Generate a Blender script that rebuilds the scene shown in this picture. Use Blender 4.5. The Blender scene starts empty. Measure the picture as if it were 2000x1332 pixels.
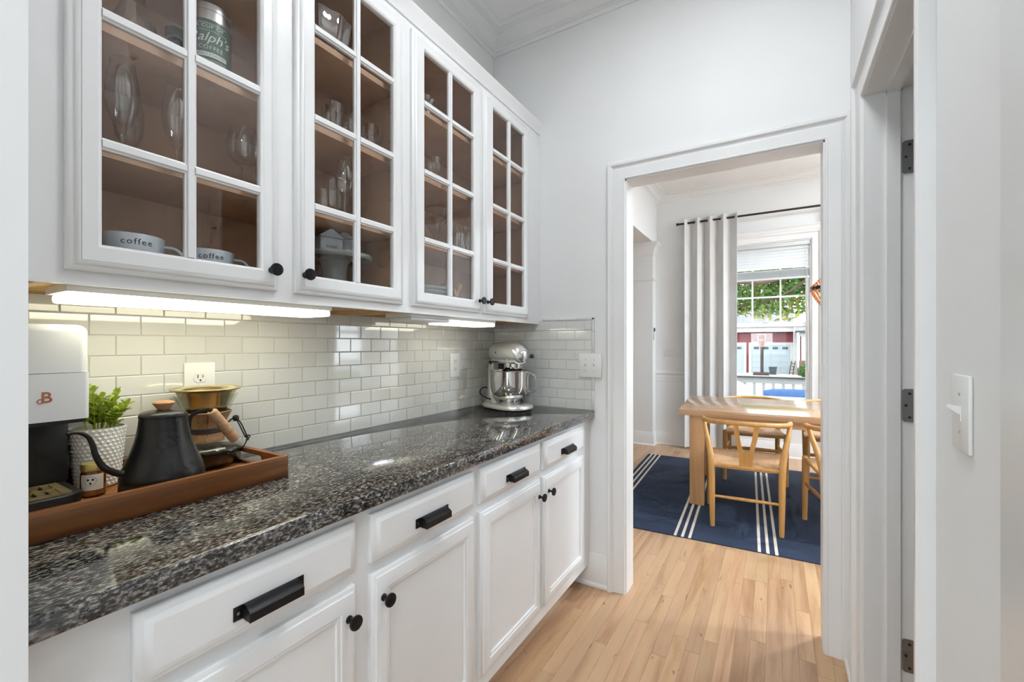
import bpy, bmesh, math, random
from mathutils import Vector, Matrix, Euler
R = math.radians
S = bpy.context.scene
C = S.collection

# ------------------------------------------------------------------ camera, world, exposure
F_PX, YAW, HOR = 855.0, 31.06, 673.0
CAM = (1.45, -2.19, 1.26)
cd = bpy.data.cameras.new('camera')
cam = bpy.data.objects.new('camera', cd)
C.objects.link(cam)
cam.location = CAM
cam.rotation_euler = (R(90), 0, R(YAW))
cd.sensor_width = 36.0
cd.lens = 36.0 * F_PX / 2000.0
cd.shift_y = (HOR - 666.0) / 2000.0
cd.clip_start = 0.01
cd.clip_end = 400
S.camera = cam

w = bpy.data.worlds.new('world')
S.world = w
w.use_nodes = True
_bg = w.node_tree.nodes['Background']
_bg.inputs[0].default_value = (0.86, 0.94, 1.0, 1)
_bg.inputs[1].default_value = 3.7

sd = bpy.data.lights.new('sun', 'SUN')
sd.energy = 1.6
sd.angle = R(1.0)
sd.color = (1.0, 0.95, 0.86)
sun = bpy.data.objects.new('sun', sd)
C.objects.link(sun)
sun.rotation_euler = (R(46), 0, R(-68))

S.view_settings.view_transform = 'Standard'
S.view_settings.look = 'None'
S.view_settings.exposure = 0.78
S.view_settings.gamma = 1.0
S.view_settings.use_curve_mapping = False
cy = S.cycles
cy.use_denoising = True
cy.max_bounces = 7
cy.diffuse_bounces = 4
cy.glossy_bounces = 4
cy.transmission_bounces = 4
cy.transparent_max_bounces = 16
cy.use_light_tree = False
cy.use_adaptive_sampling = True
cy.adaptive_threshold = 0.06
cy.adaptive_min_samples = 12
cy.sample_clamp_indirect = 6.0
cy.caustics_reflective = False
cy.caustics_refractive = False
LAMP = 7.6          # watts of the pantry ceiling lamp
DINE_FILL = 60.0          # watts of each lamp added to brighten the dining room
KITCHEN_FILL = 11.0       # watts of each fill lamp added in the unseen kitchen
TUBE = 0.72           # watts of the under-cabinet strips
LAMP_RGB = (0.93, 0.967, 1.0)
DINE_FILL_RGB = (0.80, 0.91, 1.0)  # cool tint of the added dining lamps

# ------------------------------------------------------------------ materials
def srgb(r, g, b):
    def f(c):
        c /= 255.0
        return c / 12.92 if c <= 0.04045 else ((c + 0.055) / 1.055) ** 2.4
    return (f(r), f(g), f(b), 1.0)

class NT:
    def __init__(s, name):
        s.m = bpy.data.materials.new(name)
        s.m.use_nodes = True
        s.t = s.m.node_tree
        s.p = s.t.nodes.get('Principled BSDF')
        s.out = s.t.nodes.get('Material Output')
    def n(s, typ, **kw):
        nd = s.t.nodes.new(typ)
        for k, v in kw.items():
            if k.startswith('i_'):
                key = k[2:]
                nd.inputs[int(key) if key.isdigit() else key.replace('_', ' ')].default_value = v
            else:
                setattr(nd, k, v)
        return nd
    def l(s, a, b):
        s.t.links.new(a, b)
    def ramp(s, fac, stops, interp='LINEAR'):
        r = s.t.nodes.new('ShaderNodeValToRGB')
        r.color_ramp.interpolation = interp
        el = r.color_ramp.elements
        while len(el) < len(stops):
            el.new(0.5)
        for e, (p, c) in zip(el, stops):
            e.position = p
            e.color = c
        if fac is not None:
            s.l(fac, r.inputs[0])
        return r
    def coord(s, kind='Object', scale=(1, 1, 1), rot=(0, 0, 0)):
        if kind == 'World':
            src = s.n('ShaderNodeNewGeometry').outputs['Position']
        else:
            src = s.n('ShaderNodeTexCoord').outputs[kind]
        mp = s.n('ShaderNodeMapping')
        mp.inputs['Scale'].default_value = scale
        mp.inputs['Rotation'].default_value = rot
        s.l(src, mp.inputs[0])
        return mp.outputs[0]
    def bump(s, height, strength=0.2, dist=0.002):
        b = s.n('ShaderNodeBump')
        b.inputs['Strength'].default_value = strength
        b.inputs['Distance'].default_value = dist
        s.l(height, b.inputs['Height'])
        s.l(b.outputs[0], s.p.inputs['Normal'])

def pm(name, col, rough=0.5, metal=0.0, noise=0.0, nscale=8.0, bump=0.0, bscale=60.0, spec=0.5, sheen=0.0, coat=0.0, emit=None, estr=0.0):
    t = NT(name)
    c = col if len(col) == 4 else (*col, 1)
    t.p.inputs['Base Color'].default_value = c
    t.p.inputs['Roughness'].default_value = rough
    t.p.inputs['Metallic'].default_value = metal
    t.p.inputs['Specular IOR Level'].default_value = spec
    if coat:
        t.p.inputs['Coat Weight'].default_value = coat
        t.p.inputs['Coat Roughness'].default_value = 0.05
    if sheen:
        t.p.inputs['Sheen Weight'].default_value = sheen
    co = t.coord('Object')
    nz = t.n('ShaderNodeTexNoise', i_Scale=nscale, i_Detail=4.0)
    t.l(co, nz.inputs['Vector'])
    a = noise
    lo = tuple(max(0, x * (1 - a)) for x in c[:3]) + (1,)
    hi = tuple(min(1, x * (1 + a)) for x in c[:3]) + (1,)
    rp = t.ramp(nz.outputs['Fac'], [(0.3, lo), (0.7, hi)])
    t.l(rp.outputs[0], t.p.inputs['Base Color'])
    if bump:
        n2 = t.n('ShaderNodeTexNoise', i_Scale=bscale, i_Detail=3.0)
        t.l(co, n2.inputs['Vector'])
        t.bump(n2.outputs['Fac'], bump)
    if emit:
        t.p.inputs['Emission Color'].default_value = (*emit, 1)
        t.p.inputs['Emission Strength'].default_value = estr
    return t.m

def thin_glass(name, tint=(0.97, 0.98, 0.97), base=0.05, edge=0.75, power=3.0, dark=0.25, rough=0.02):
    t = NT(name)
    t.t.nodes.remove(t.p)
    lw = t.n('ShaderNodeLayerWeight', i_Blend=0.5)
    pw = t.n('ShaderNodeMath', operation='POWER')
    t.l(lw.outputs['Facing'], pw.inputs[0]); pw.inputs[1].default_value = power
    mp = t.n('ShaderNodeMapRange')
    mp.inputs['To Min'].default_value = base; mp.inputs['To Max'].default_value = edge
    t.l(pw.outputs[0], mp.inputs['Value'])
    tr = t.n('ShaderNodeBsdfTransparent')
    dk = tuple(x * (1 - dark) for x in tint)
    rp = t.ramp(pw.outputs[0], [(0.0, (*tint, 1)), (1.0, (*dk, 1))])
    t.l(rp.outputs[0], tr.inputs[0])
    gl = t.n('ShaderNodeBsdfGlossy', i_Roughness=rough)
    mx = t.n('ShaderNodeMixShader')
    t.l(mp.outputs[0], mx.inputs[0]); t.l(tr.outputs[0], mx.inputs[1]); t.l(gl.outputs[0], mx.inputs[2])
    t.l(mx.outputs[0], t.out.inputs[0])
    return t.m

def wood(name, c1, c2, c3, axis='Y', scale=1.0, rough=0.4, random=0.0, dark_knots=False, coat=0.0, stave=0.0, kind='Object'):
    t = NT(name)
    st = {'X': (1.2, 14, 14), 'Y': (14, 1.2, 14), 'Z': (14, 14, 1.2)}[axis]
    co = t.coord(kind, tuple(x * scale for x in st))
    oi = t.n('ShaderNodeObjectInfo')
    ge = t.n('ShaderNodeNewGeometry')
    ad = t.n('ShaderNodeMath', operation='ADD'); t.l(oi.outputs['Random'], ad.inputs[0]); t.l(ge.outputs['Random Per Island'], ad.inputs[1])
    fr = t.n('ShaderNodeMath', operation='FRACT'); t.l(ad.outputs[0], fr.inputs[0])
    off = t.n('ShaderNodeVectorMath', operation='MULTIPLY_ADD')
    cb = t.n('ShaderNodeCombineXYZ'); 
    for i in range(3):
        t.l(fr.outputs[0], cb.inputs[i])
    off.inputs[1].default_value = (37.0, 91.0, 53.0)
    t.l(cb.outputs[0], off.inputs[0]); t.l(co, off.inputs[2])
    nz = t.n('ShaderNodeTexNoise', i_Scale=1.0, i_Detail=6.0, i_Roughness=0.62, i_Distortion=0.6)
    t.l(off.outputs[0], nz.inputs['Vector'])
    rp = t.ramp(nz.outputs['Fac'], [(0.25, c3), (0.5, c2), (0.72, c1)])
    col = rp.outputs[0]
    if random:
        hs = t.n('ShaderNodeHueSaturation')
        mr = t.n('ShaderNodeMapRange'); mr.inputs['To Min'].default_value = 1 - random; mr.inputs['To Max'].default_value = 1 + random * 0.55
        t.l(fr.outputs[0], mr.inputs['Value']); t.l(mr.outputs[0], hs.inputs['Value'])
        m2 = t.n('ShaderNodeMath', operation='MULTIPLY'); m2.inputs[1].default_value = 7.31
        f2 = t.n('ShaderNodeMath', operation='FRACT'); t.l(fr.outputs[0], m2.inputs[0]); t.l(m2.outputs[0], f2.inputs[0])
        mh = t.n('ShaderNodeMapRange'); mh.inputs['To Min'].default_value = 0.490; mh.inputs['To Max'].default_value = 0.500
        t.l(f2.outputs[0], mh.inputs['Value']); t.l(mh.outputs[0], hs.inputs['Hue'])
        t.l(col, hs.inputs['Color']); col = hs.outputs[0]
    if dark_knots:
        k2 = t.n('ShaderNodeVectorMath', operation='MULTIPLY'); k2.inputs[1].default_value = (2.6, 9.0, 1.0)
        t.l(off.outputs[0], k2.inputs[0])
        nk = t.n('ShaderNodeTexNoise', i_Scale=1.0, i_Detail=2.0, i_Roughness=0.5, i_Distortion=0.8)
        t.l(k2.outputs[0], nk.inputs['Vector'])
        rk = t.ramp(nk.outputs['Fac'], [(0.22, (0.34, 0.22, 0.14, 1)), (0.30, (1, 1, 1, 1))])
        mk = t.n('ShaderNodeMixRGB', blend_type='MULTIPLY', i_0=0.8)
        t.l(col, mk.inputs[1]); t.l(rk.outputs[0], mk.inputs[2]); col = mk.outputs[0]
    if stave:
        cs = t.coord(kind, (1, 1, 1))
        sp = t.n('ShaderNodeSeparateXYZ'); t.l(cs, sp.inputs[0])
        mm = t.n('ShaderNodeMath', operation='MULTIPLY'); mm.inputs[1].default_value = stave
        t.l(sp.outputs['Z'], mm.inputs[0])
        fl = t.n('ShaderNodeMath', operation='FLOOR'); t.l(mm.outputs[0], fl.inputs[0])
        wn = t.n('ShaderNodeTexWhiteNoise', noise_dimensions='1D'); t.l(fl.outputs[0], wn.inputs['W'])
        h2 = t.n('ShaderNodeHueSaturation'); mr2 = t.n('ShaderNodeMapRange'); mr2.inputs['To Min'].default_value = 0.62; mr2.inputs['To Max'].default_value = 1.35
        t.l(wn.outputs['Value'], mr2.inputs['Value']); t.l(mr2.outputs[0], h2.inputs['Value']); t.l(col, h2.inputs['Color']); col = h2.outputs[0]
    t.l(col, t.p.inputs['Base Color'])
    t.p.inputs['Roughness'].default_value = rough
    if coat:
        t.p.inputs['Coat Weight'].default_value = coat
        t.p.inputs['Coat Roughness'].default_value = 0.12
    t.bump(nz.outputs['Fac'], 0.06, 0.001)
    return t.m

M = {}
M['wall'] = pm('wall_paint', (0.80, 0.80, 0.795), 0.75, noise=0.012, nscale=3, bump=0.03, bscale=220)
M['ceil'] = pm('ceiling_paint', (0.84, 0.84, 0.835), 0.85, noise=0.01)
M['trim'] = pm('trim_paint', (0.80, 0.80, 0.795), 0.32, noise=0.012, nscale=5)
M['cab'] = pm('cabinet_paint', (0.84, 0.845, 0.85), 0.34, noise=0.012, nscale=4)
M['black'] = pm('black_metal', (0.012, 0.012, 0.013), 0.38, 0.35, noise=0.1)
M['kettle'] = pm('kettle_coating', (0.007, 0.007, 0.008), 0.36, 0.0, noise=0.1, bump=0.02, bscale=600)
M['blackplastic'] = pm('black_plastic', (0.014, 0.015, 0.017), 0.5, noise=0.08)
M['white_plastic'] = pm('white_plastic', (0.78, 0.78, 0.76), 0.3, noise=0.01)
M['white_gloss'] = pm('white_gloss', (0.62, 0.63, 0.655), 0.12, noise=0.01, coat=0.3)
M['tile'] = None
M['grout'] = pm('grout', (0.55, 0.55, 0.52), 0.9, noise=0.05, nscale=40)
M['steel'] = pm('polished_steel', (0.72, 0.71, 0.69), 0.06, 1.0, noise=0.02)
M['brushed'] = pm('brushed_steel', (0.60, 0.60, 0.60), 0.3, 1.0, noise=0.05)
M['hinge'] = pm('hinge_metal', (0.36, 0.36, 0.37), 0.35, 0.9, noise=0.05)
M['silver'] = pm('silver_paint', (0.68, 0.68, 0.655), 0.30, 0.6, noise=0.02, coat=0.5)
M['gold'] = pm('gold_filter', (0.72, 0.66, 0.42), 0.22, 1.0, noise=0.08, nscale=30)
M['grate'] = pm('brass_grate', (0.62, 0.48, 0.24), 0.38, 0.8, noise=0.05)
M['coppery'] = pm('copper', (0.80, 0.40, 0.20), 0.22, 1.0, noise=0.05)
M['cork'] = pm('cork', srgb(172, 137, 104), 0.8, noise=0.22, nscale=90, bump=0.15, bscale=160)
M['lidwood'] = wood('lid_wood', srgb(182, 138, 100), srgb(168, 124, 86), srgb(150, 106, 70), 'X', 3, 0.55)
M['collarcork'] = pm('collar_cork', srgb(150, 114, 80), 0.75, noise=0.2, nscale=90, bump=0.12, bscale=160)
M['cord'] = pm('black_cord', (0.02, 0.019, 0.017), 0.7, noise=0.2, nscale=100)
M['maple'] = wood('maple_interior', srgb(214, 180, 148), srgb(206, 169, 137), srgb(195, 157, 125), 'Z', 0.6, 0.5, kind='World')
M['rawwood'] = wood('raw_plywood', srgb(214, 178, 120), srgb(200, 160, 100), srgb(184, 142, 84), 'Y', 0.8, 0.7, kind='World')
M['floor'] = wood('oak_strip', srgb(208, 174, 136), srgb(197, 161, 122), srgb(162, 121, 86), 'Y', 1.0, 0.33, random=0.12, dark_knots=True, coat=0.12, kind='World')
M['kitchenfloor'] = pm('neutral_bounce_floor', (0.62, 0.62, 0.60), 0.4, noise=0.04, nscale=2)  # unseen floor given a pale grey to keep warm bounce off the cabinets
M['subfloor'] = pm('floor_joint', srgb(120, 88, 58), 0.9, noise=0.1)
M['tray'] = wood('acacia', srgb(134, 84, 40), srgb(106, 62, 26), srgb(76, 42, 17), 'Y', 1.2, 0.36, stave=52.0, coat=0.1, kind='World')
M['trayfloor'] = wood('acacia_floor', srgb(176, 120, 60), srgb(156, 100, 46), srgb(128, 78, 34), 'Y', 1.0, 0.4)
M['oak'] = wood('table_oak', srgb(206, 166, 124), srgb(194, 152, 110), srgb(176, 134, 94), 'X', 1.0, 0.22, coat=0.6)
M['chairwood'] = wood('chair_oak', srgb(208, 160, 98), srgb(196, 146, 82), srgb(180, 130, 68), 'Z', 1.5, 0.42)
M['legwood'] = wood('leg_oak', srgb(208, 164, 116), srgb(196, 150, 102), srgb(180, 134, 88), 'Z', 1.0, 0.42)
M['pane'] = thin_glass('cabinet_glass', (0.975, 0.97, 0.965), 0.03, 0.6, 4.5, 0.05, 0.0)
M['winglass'] = thin_glass('window_glass', (0.97, 0.98, 0.98), 0.012, 0.6, 5.0, 0.05, 0.0)
M['glass'] = thin_glass('drink_glass', (0.985, 0.985, 0.98), 0.085, 0.5, 2.5, 0.03, 0.03)
M['crystal'] = thin_glass('cut_crystal', (0.97, 0.97, 0.97), 0.16, 0.7, 1.6, 0.05, 0.05)
M['greenglass'] = thin_glass('green_glass', (0.45, 0.80, 0.52), 0.08, 0.6, 2.0, 0.3, 0.03)
M['carafe'] = thin_glass('carafe_glass', (0.95, 0.96, 0.90), 0.05, 0.7, 2.6, 0.2, 0.01)
M['coffee'] = pm('dark_coffee', (0.008, 0.005, 0.004), 0.35, noise=0.1, spec=0.15)
M['mug'] = pm('mug_glaze', srgb(196, 206, 214), 0.12, noise=0.02, coat=0.4)
M['plate'] = pm('plate_glaze', srgb(206, 208, 208), 0.15, noise=0.02, coat=0.4)
M['stand'] = pm('stand_glaze', srgb(142, 152, 152), 0.12, noise=0.04, coat=0.5)
M['ink'] = pm('ink', (0.01, 0.01, 0.012), 0.5)
M['cream_ink'] = pm('cream_ink', srgb(214, 224, 216), 0.5)
M['tin'] = pm('tin_green', srgb(34, 78, 62), 0.3, noise=0.05, coat=0.3)
M['rosegold'] = pm('rose_gold', srgb(176, 110, 84), 0.3, 0.6)
M['pot'] = pm('pot_ceramic', (0.74, 0.73, 0.70), 0.45, noise=0.02)
M['leaf'] = pm('plant_leaf', srgb(172, 192, 72), 0.42, noise=0.30, nscale=18)
M['soil'] = pm('soil', (0.03, 0.02, 0.012), 0.95, noise=0.4)
M['honey'] = pm('honey', srgb(120, 56, 16), 0.1, noise=0.1, coat=0.6)
M['label'] = pm('paper_label', (0.80, 0.79, 0.75), 0.6)
M['label_brown'] = pm('label_brown', srgb(146, 88, 44), 0.6)
M['cap'] = pm('jar_cap', srgb(190, 170, 96), 0.3, 0.6)
M['curtain'] = pm('curtain_linen', (0.80, 0.79, 0.78), 0.9, noise=0.02, bump=0.08, bscale=500)
M['rod'] = pm('rod_bronze', (0.03, 0.027, 0.025), 0.4, 0.5)
M['blind'] = pm('blind_slat', (0.84, 0.84, 0.84), 0.4, noise=0.01)
M['rugstripe'] = pm('rug_stripe', srgb(226, 216, 204), 0.95, noise=0.06, nscale=120)
M['cordseat'] = None
M['bead'] = pm('wood_bead', srgb(196, 134, 88), 0.45, noise=0.15, nscale=30)
M['iron'] = pm('dark_iron', srgb(62, 50, 44), 0.5, 0.5, noise=0.1)
M['bulb'] = pm('bulb', (1, 0.9, 0.75), 0.4, emit=(1.0, 0.84, 0.62), estr=12.0)
M['lampglow'] = pm('lamp_diffuser', (1, 1, 1), 0.5, emit=LAMP_RGB, estr=4.0)
M['kitchenfillglow'] = pm('kitchen_fill_diffuser', (1, 1, 1), 0.5, emit=LAMP_RGB, estr=4.0)  # glow of the fill lamps added in the kitchen
M['tubeglow'] = pm('tube_diffuser', (1, 1, 0.9), 0.4, emit=(1.0, 0.96, 0.72), estr=2.6)
M['tubeglow2'] = pm('tube_diffuser_cool', (1, 1, 0.95), 0.4, emit=(1.0, 0.97, 0.80), estr=2.0)
M['siding'] = pm('red_siding', srgb(100, 27, 32), 0.7, noise=0.08, nscale=2)
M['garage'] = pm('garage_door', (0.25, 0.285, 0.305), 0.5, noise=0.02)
M['extwhite'] = pm('exterior_white', (0.34, 0.34, 0.33), 0.6, noise=0.03)
M['darkglass'] = pm('dark_window', (0.03, 0.035, 0.04), 0.1)
M['shingle'] = pm('roof_shingle', srgb(98, 97, 98), 0.95, noise=0.2, nscale=6, bump=0.3, bscale=20)
M['railcap'] = pm('rail_cap', (0.035, 0.03, 0.028), 0.6)
M['concrete'] = pm('concrete', (0.36, 0.345, 0.325), 0.9, noise=0.08, nscale=2)
M['porchfloor'] = pm('porch_board', (0.22, 0.21, 0.20), 0.8, noise=0.1)
M['cushion'] = pm('blue_cushion', srgb(44, 76, 118), 0.85, noise=0.12, nscale=14, bump=0.1)
M['bark'] = pm('bark', srgb(78, 60, 50), 0.95, noise=0.3, nscale=12, bump=0.4, bscale=30)
M['foliage'] = pm('tree_leaf', srgb(76, 110, 42), 0.6, noise=0.55, nscale=3.0)
M['foliage2'] = pm('tree_leaf_yellow', srgb(140, 142, 56), 0.6, noise=0.35, nscale=3.0)
M['shrubleaf'] = pm('shrub_leaf', srgb(56, 96, 34), 0.6, noise=0.4, nscale=5)
M['bin'] = pm('bin_plastic', srgb(50, 58, 60), 0.5, noise=0.05)
M['net'] = pm('net_cord', srgb(160, 132, 128), 0.8)
M['acrylic'] = pm('backboard', srgb(134, 112, 116), 0.3, noise=0.03)
M['grass'] = pm('grass', srgb(66, 88, 40), 0.95, noise=0.3, nscale=6)
M['brick'] = pm('step_brick', srgb(100, 76, 62), 0.9, noise=0.15, nscale=10)

for k in ('lampglow', 'kitchenfillglow', 'tubeglow', 'tubeglow2', 'bulb'):
    M[k].cycles.emission_sampling = 'NONE'   # their light comes from the lamp in each builder

def translucent(k, w_):
    m_ = M[k]; nt_ = m_.node_tree
    p_ = nt_.nodes['Principled BSDF']; o_ = nt_.nodes['Material Output']
    tr_ = nt_.nodes.new('ShaderNodeBsdfTranslucent')
    mx_ = nt_.nodes.new('ShaderNodeMixShader'); mx_.inputs[0].default_value = w_
    src = p_.inputs['Base Color'].links[0].from_socket
    nt_.links.new(src, tr_.inputs[0]); nt_.links.new(p_.outputs[0], mx_.inputs[1]); nt_.links.new(tr_.outputs[0], mx_.inputs[2]); nt_.links.new(mx_.outputs[0], o_.inputs[0])
for k_, w_ in (('leaf', 0.3), ('foliage', 0.4), ('foliage2', 0.4), ('shrubleaf', 0.3), ('curtain', 0.25), ('blind', 0.35)):
    translucent(k_, w_)

def mk_tile():
    t = NT('ceramic_tile')
    t.p.inputs['Roughness'].default_value = 0.06
    t.p.inputs['Specular IOR Level'].default_value = 0.9
    t.p.inputs['Coat Weight'].default_value = 0.6
    t.p.inputs['Coat Roughness'].default_value = 0.02
    oi = t.n('ShaderNodeObjectInfo')
    rp = t.ramp(oi.outputs['Random'], [(0, (0.665, 0.665, 0.645, 1)), (1, (0.715, 0.715, 0.695, 1))])
    t.l(rp.outputs[0], t.p.inputs['Base Color'])
    co = t.coord('World', (1, 1, 1))
    nz = t.n('ShaderNodeTexNoise', i_Scale=26.0, i_Detail=1.5)
    t.l(co, nz.inputs['Vector'])
    t.bump(nz.outputs['Fac'], 0.016, 0.004)
    return t.m
M['tile'] = mk_tile()

def mk_granite():
    t = NT('granite')
    co = t.coord('World', (1.0, 0.5, 1.0), (0, 0, 0.35))
    v = t.n('ShaderNodeTexVoronoi', i_Scale=120.0, i_Randomness=1.0)
    nd = t.n('ShaderNodeTexNoise', i_Scale=30.0, i_Detail=3.0)
    t.l(co, nd.inputs['Vector'])
    mxv = t.n('ShaderNodeMixRGB', blend_type='ADD', i_0=0.035)
    t.l(co, mxv.inputs[1]); t.l(nd.outputs['Color'], mxv.inputs[2])
    t.l(mxv.outputs[0], v.inputs['Vector'])
    n1 = t.n('ShaderNodeTexNoise', i_Scale=200.0, i_Detail=6.0, i_Roughness=0.66, i_Distortion=0.3)
    t.l(co, n1.inputs['Vector'])
    n2 = t.n('ShaderNodeTexNoise', i_Scale=40.0, i_Detail=4.0, i_Roughness=0.6, i_Distortion=0.6)
    t.l(co, n2.inputs['Vector'])
    base = t.ramp(n1.outputs['Fac'], [(0.36, (0.009, 0.009, 0.011, 1)), (0.455, (0.034, 0.033, 0.034, 1)), (0.515, (0.112, 0.108, 0.102, 1)), (0.57, (0.26, 0.252, 0.24, 1)), (0.66, (0.50, 0.49, 0.475, 1))])
    big = t.ramp(n2.outputs['Fac'], [(0.36, (0.3, 0.3, 0.32, 1)), (0.60, (1.0, 0.97, 0.93, 1))])
    mm = t.n('ShaderNodeMixRGB', blend_type='MULTIPLY', i_0=0.8)
    t.l(base.outputs[0], mm.inputs[1]); t.l(big.outputs[0], mm.inputs[2])
    spk = t.ramp(v.outputs['Color'], [(0.80, (0, 0, 0, 1)), (0.9, (0.10, 0.085, 0.08, 1))])
    ad = t.n('ShaderNodeMixRGB', blend_type='ADD', i_0=1.0)
    t.l(mm.outputs[0], ad.inputs[1]); t.l(spk.outputs[0], ad.inputs[2])
    t.l(ad.outputs[0], t.p.inputs['Base Color'])
    t.p.inputs['Roughness'].default_value = 0.045
    t.p.inputs['Specular IOR Level'].default_value = 0.9
    t.bump(n1.outputs['Fac'], 0.04, 0.0006)
    return t.m
M['granite'] = mk_granite()

def mk_rug():
    t = NT('rug_weave')
    co = t.coord('Object')
    w1 = t.n('ShaderNodeTexNoise', i_Scale=1.0, i_Detail=4.0); 
    mp = t.coord('Object', (40, 420, 1)); t.l(mp, w1.inputs['Vector'])
    w2 = t.n('ShaderNodeTexNoise', i_Scale=1.0, i_Detail=4.0)
    mp2 = t.coord('Object', (420, 40, 1)); t.l(mp2, w2.inputs['Vector'])
    mx = t.n('ShaderNodeMath', operation='ADD'); t.l(w1.outputs['Fac'], mx.inputs[0]); t.l(w2.outputs['Fac'], mx.inputs[1])
    hv = t.n('ShaderNodeMath', operation='MULTIPLY'); hv.inputs[1].default_value = 0.5; t.l(mx.outputs[0], hv.inputs[0])
    rp = t.ramp(hv.outputs[0], [(0.35, srgb(27, 36, 54)), (0.65, srgb(54, 70, 98))])
    t.l(rp.outputs[0], t.p.inputs['Base Color'])
    t.p.inputs['Roughness'].default_value = 0.95
    t.bump(hv.outputs[0], 0.3, 0.002)
    return t.m
M['rug'] = mk_rug()

def mk_cordseat():
    t = NT('paper_cord')
    co = t.coord('Object', (1, 1, 1))
    wv = t.n('ShaderNodeTexWave', i_Scale=40.0, i_Distortion=0.6, i_Detail=2.0)
    t.l(co, wv.inputs['Vector'])
    rp = t.ramp(wv.outputs['Fac'], [(0.0, srgb(176, 134, 96)), (1.0, srgb(218, 178, 138))])
    t.l(rp.outputs[0], t.p.inputs['Base Color'])
    t.p.inputs['Roughness'].default_value = 0.85
    t.bump(wv.outputs['Fac'], 0.35, 0.003)
    return t.m
M['cordseat'] = mk_cordseat()

def mk_bumpy():
    t = NT('textured_pot')
    t.p.inputs['Base Color'].default_value = (0.76, 0.75, 0.73, 1)
    t.p.inputs['Roughness'].default_value = 0.4
    co = t.coord('Generated', (1, 1, 1))
    nz = t.n('ShaderNodeTexNoise', i_Scale=20.0); t.l(co, nz.inputs['Vector'])
    rp = t.ramp(nz.outputs['Fac'], [(0, (0.74, 0.73, 0.71, 1)), (1, (0.80, 0.79, 0.77, 1))])
    t.l(rp.outputs[0], t.p.inputs['Base Color'])
    return t.m
M['bumpypot'] = mk_bumpy()

# ------------------------------------------------------------------ mesh helpers
ORG = {}
def org(o):
    return ORG.get(o.name, Vector((0, 0, 0))) if o else Vector((0, 0, 0))

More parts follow.
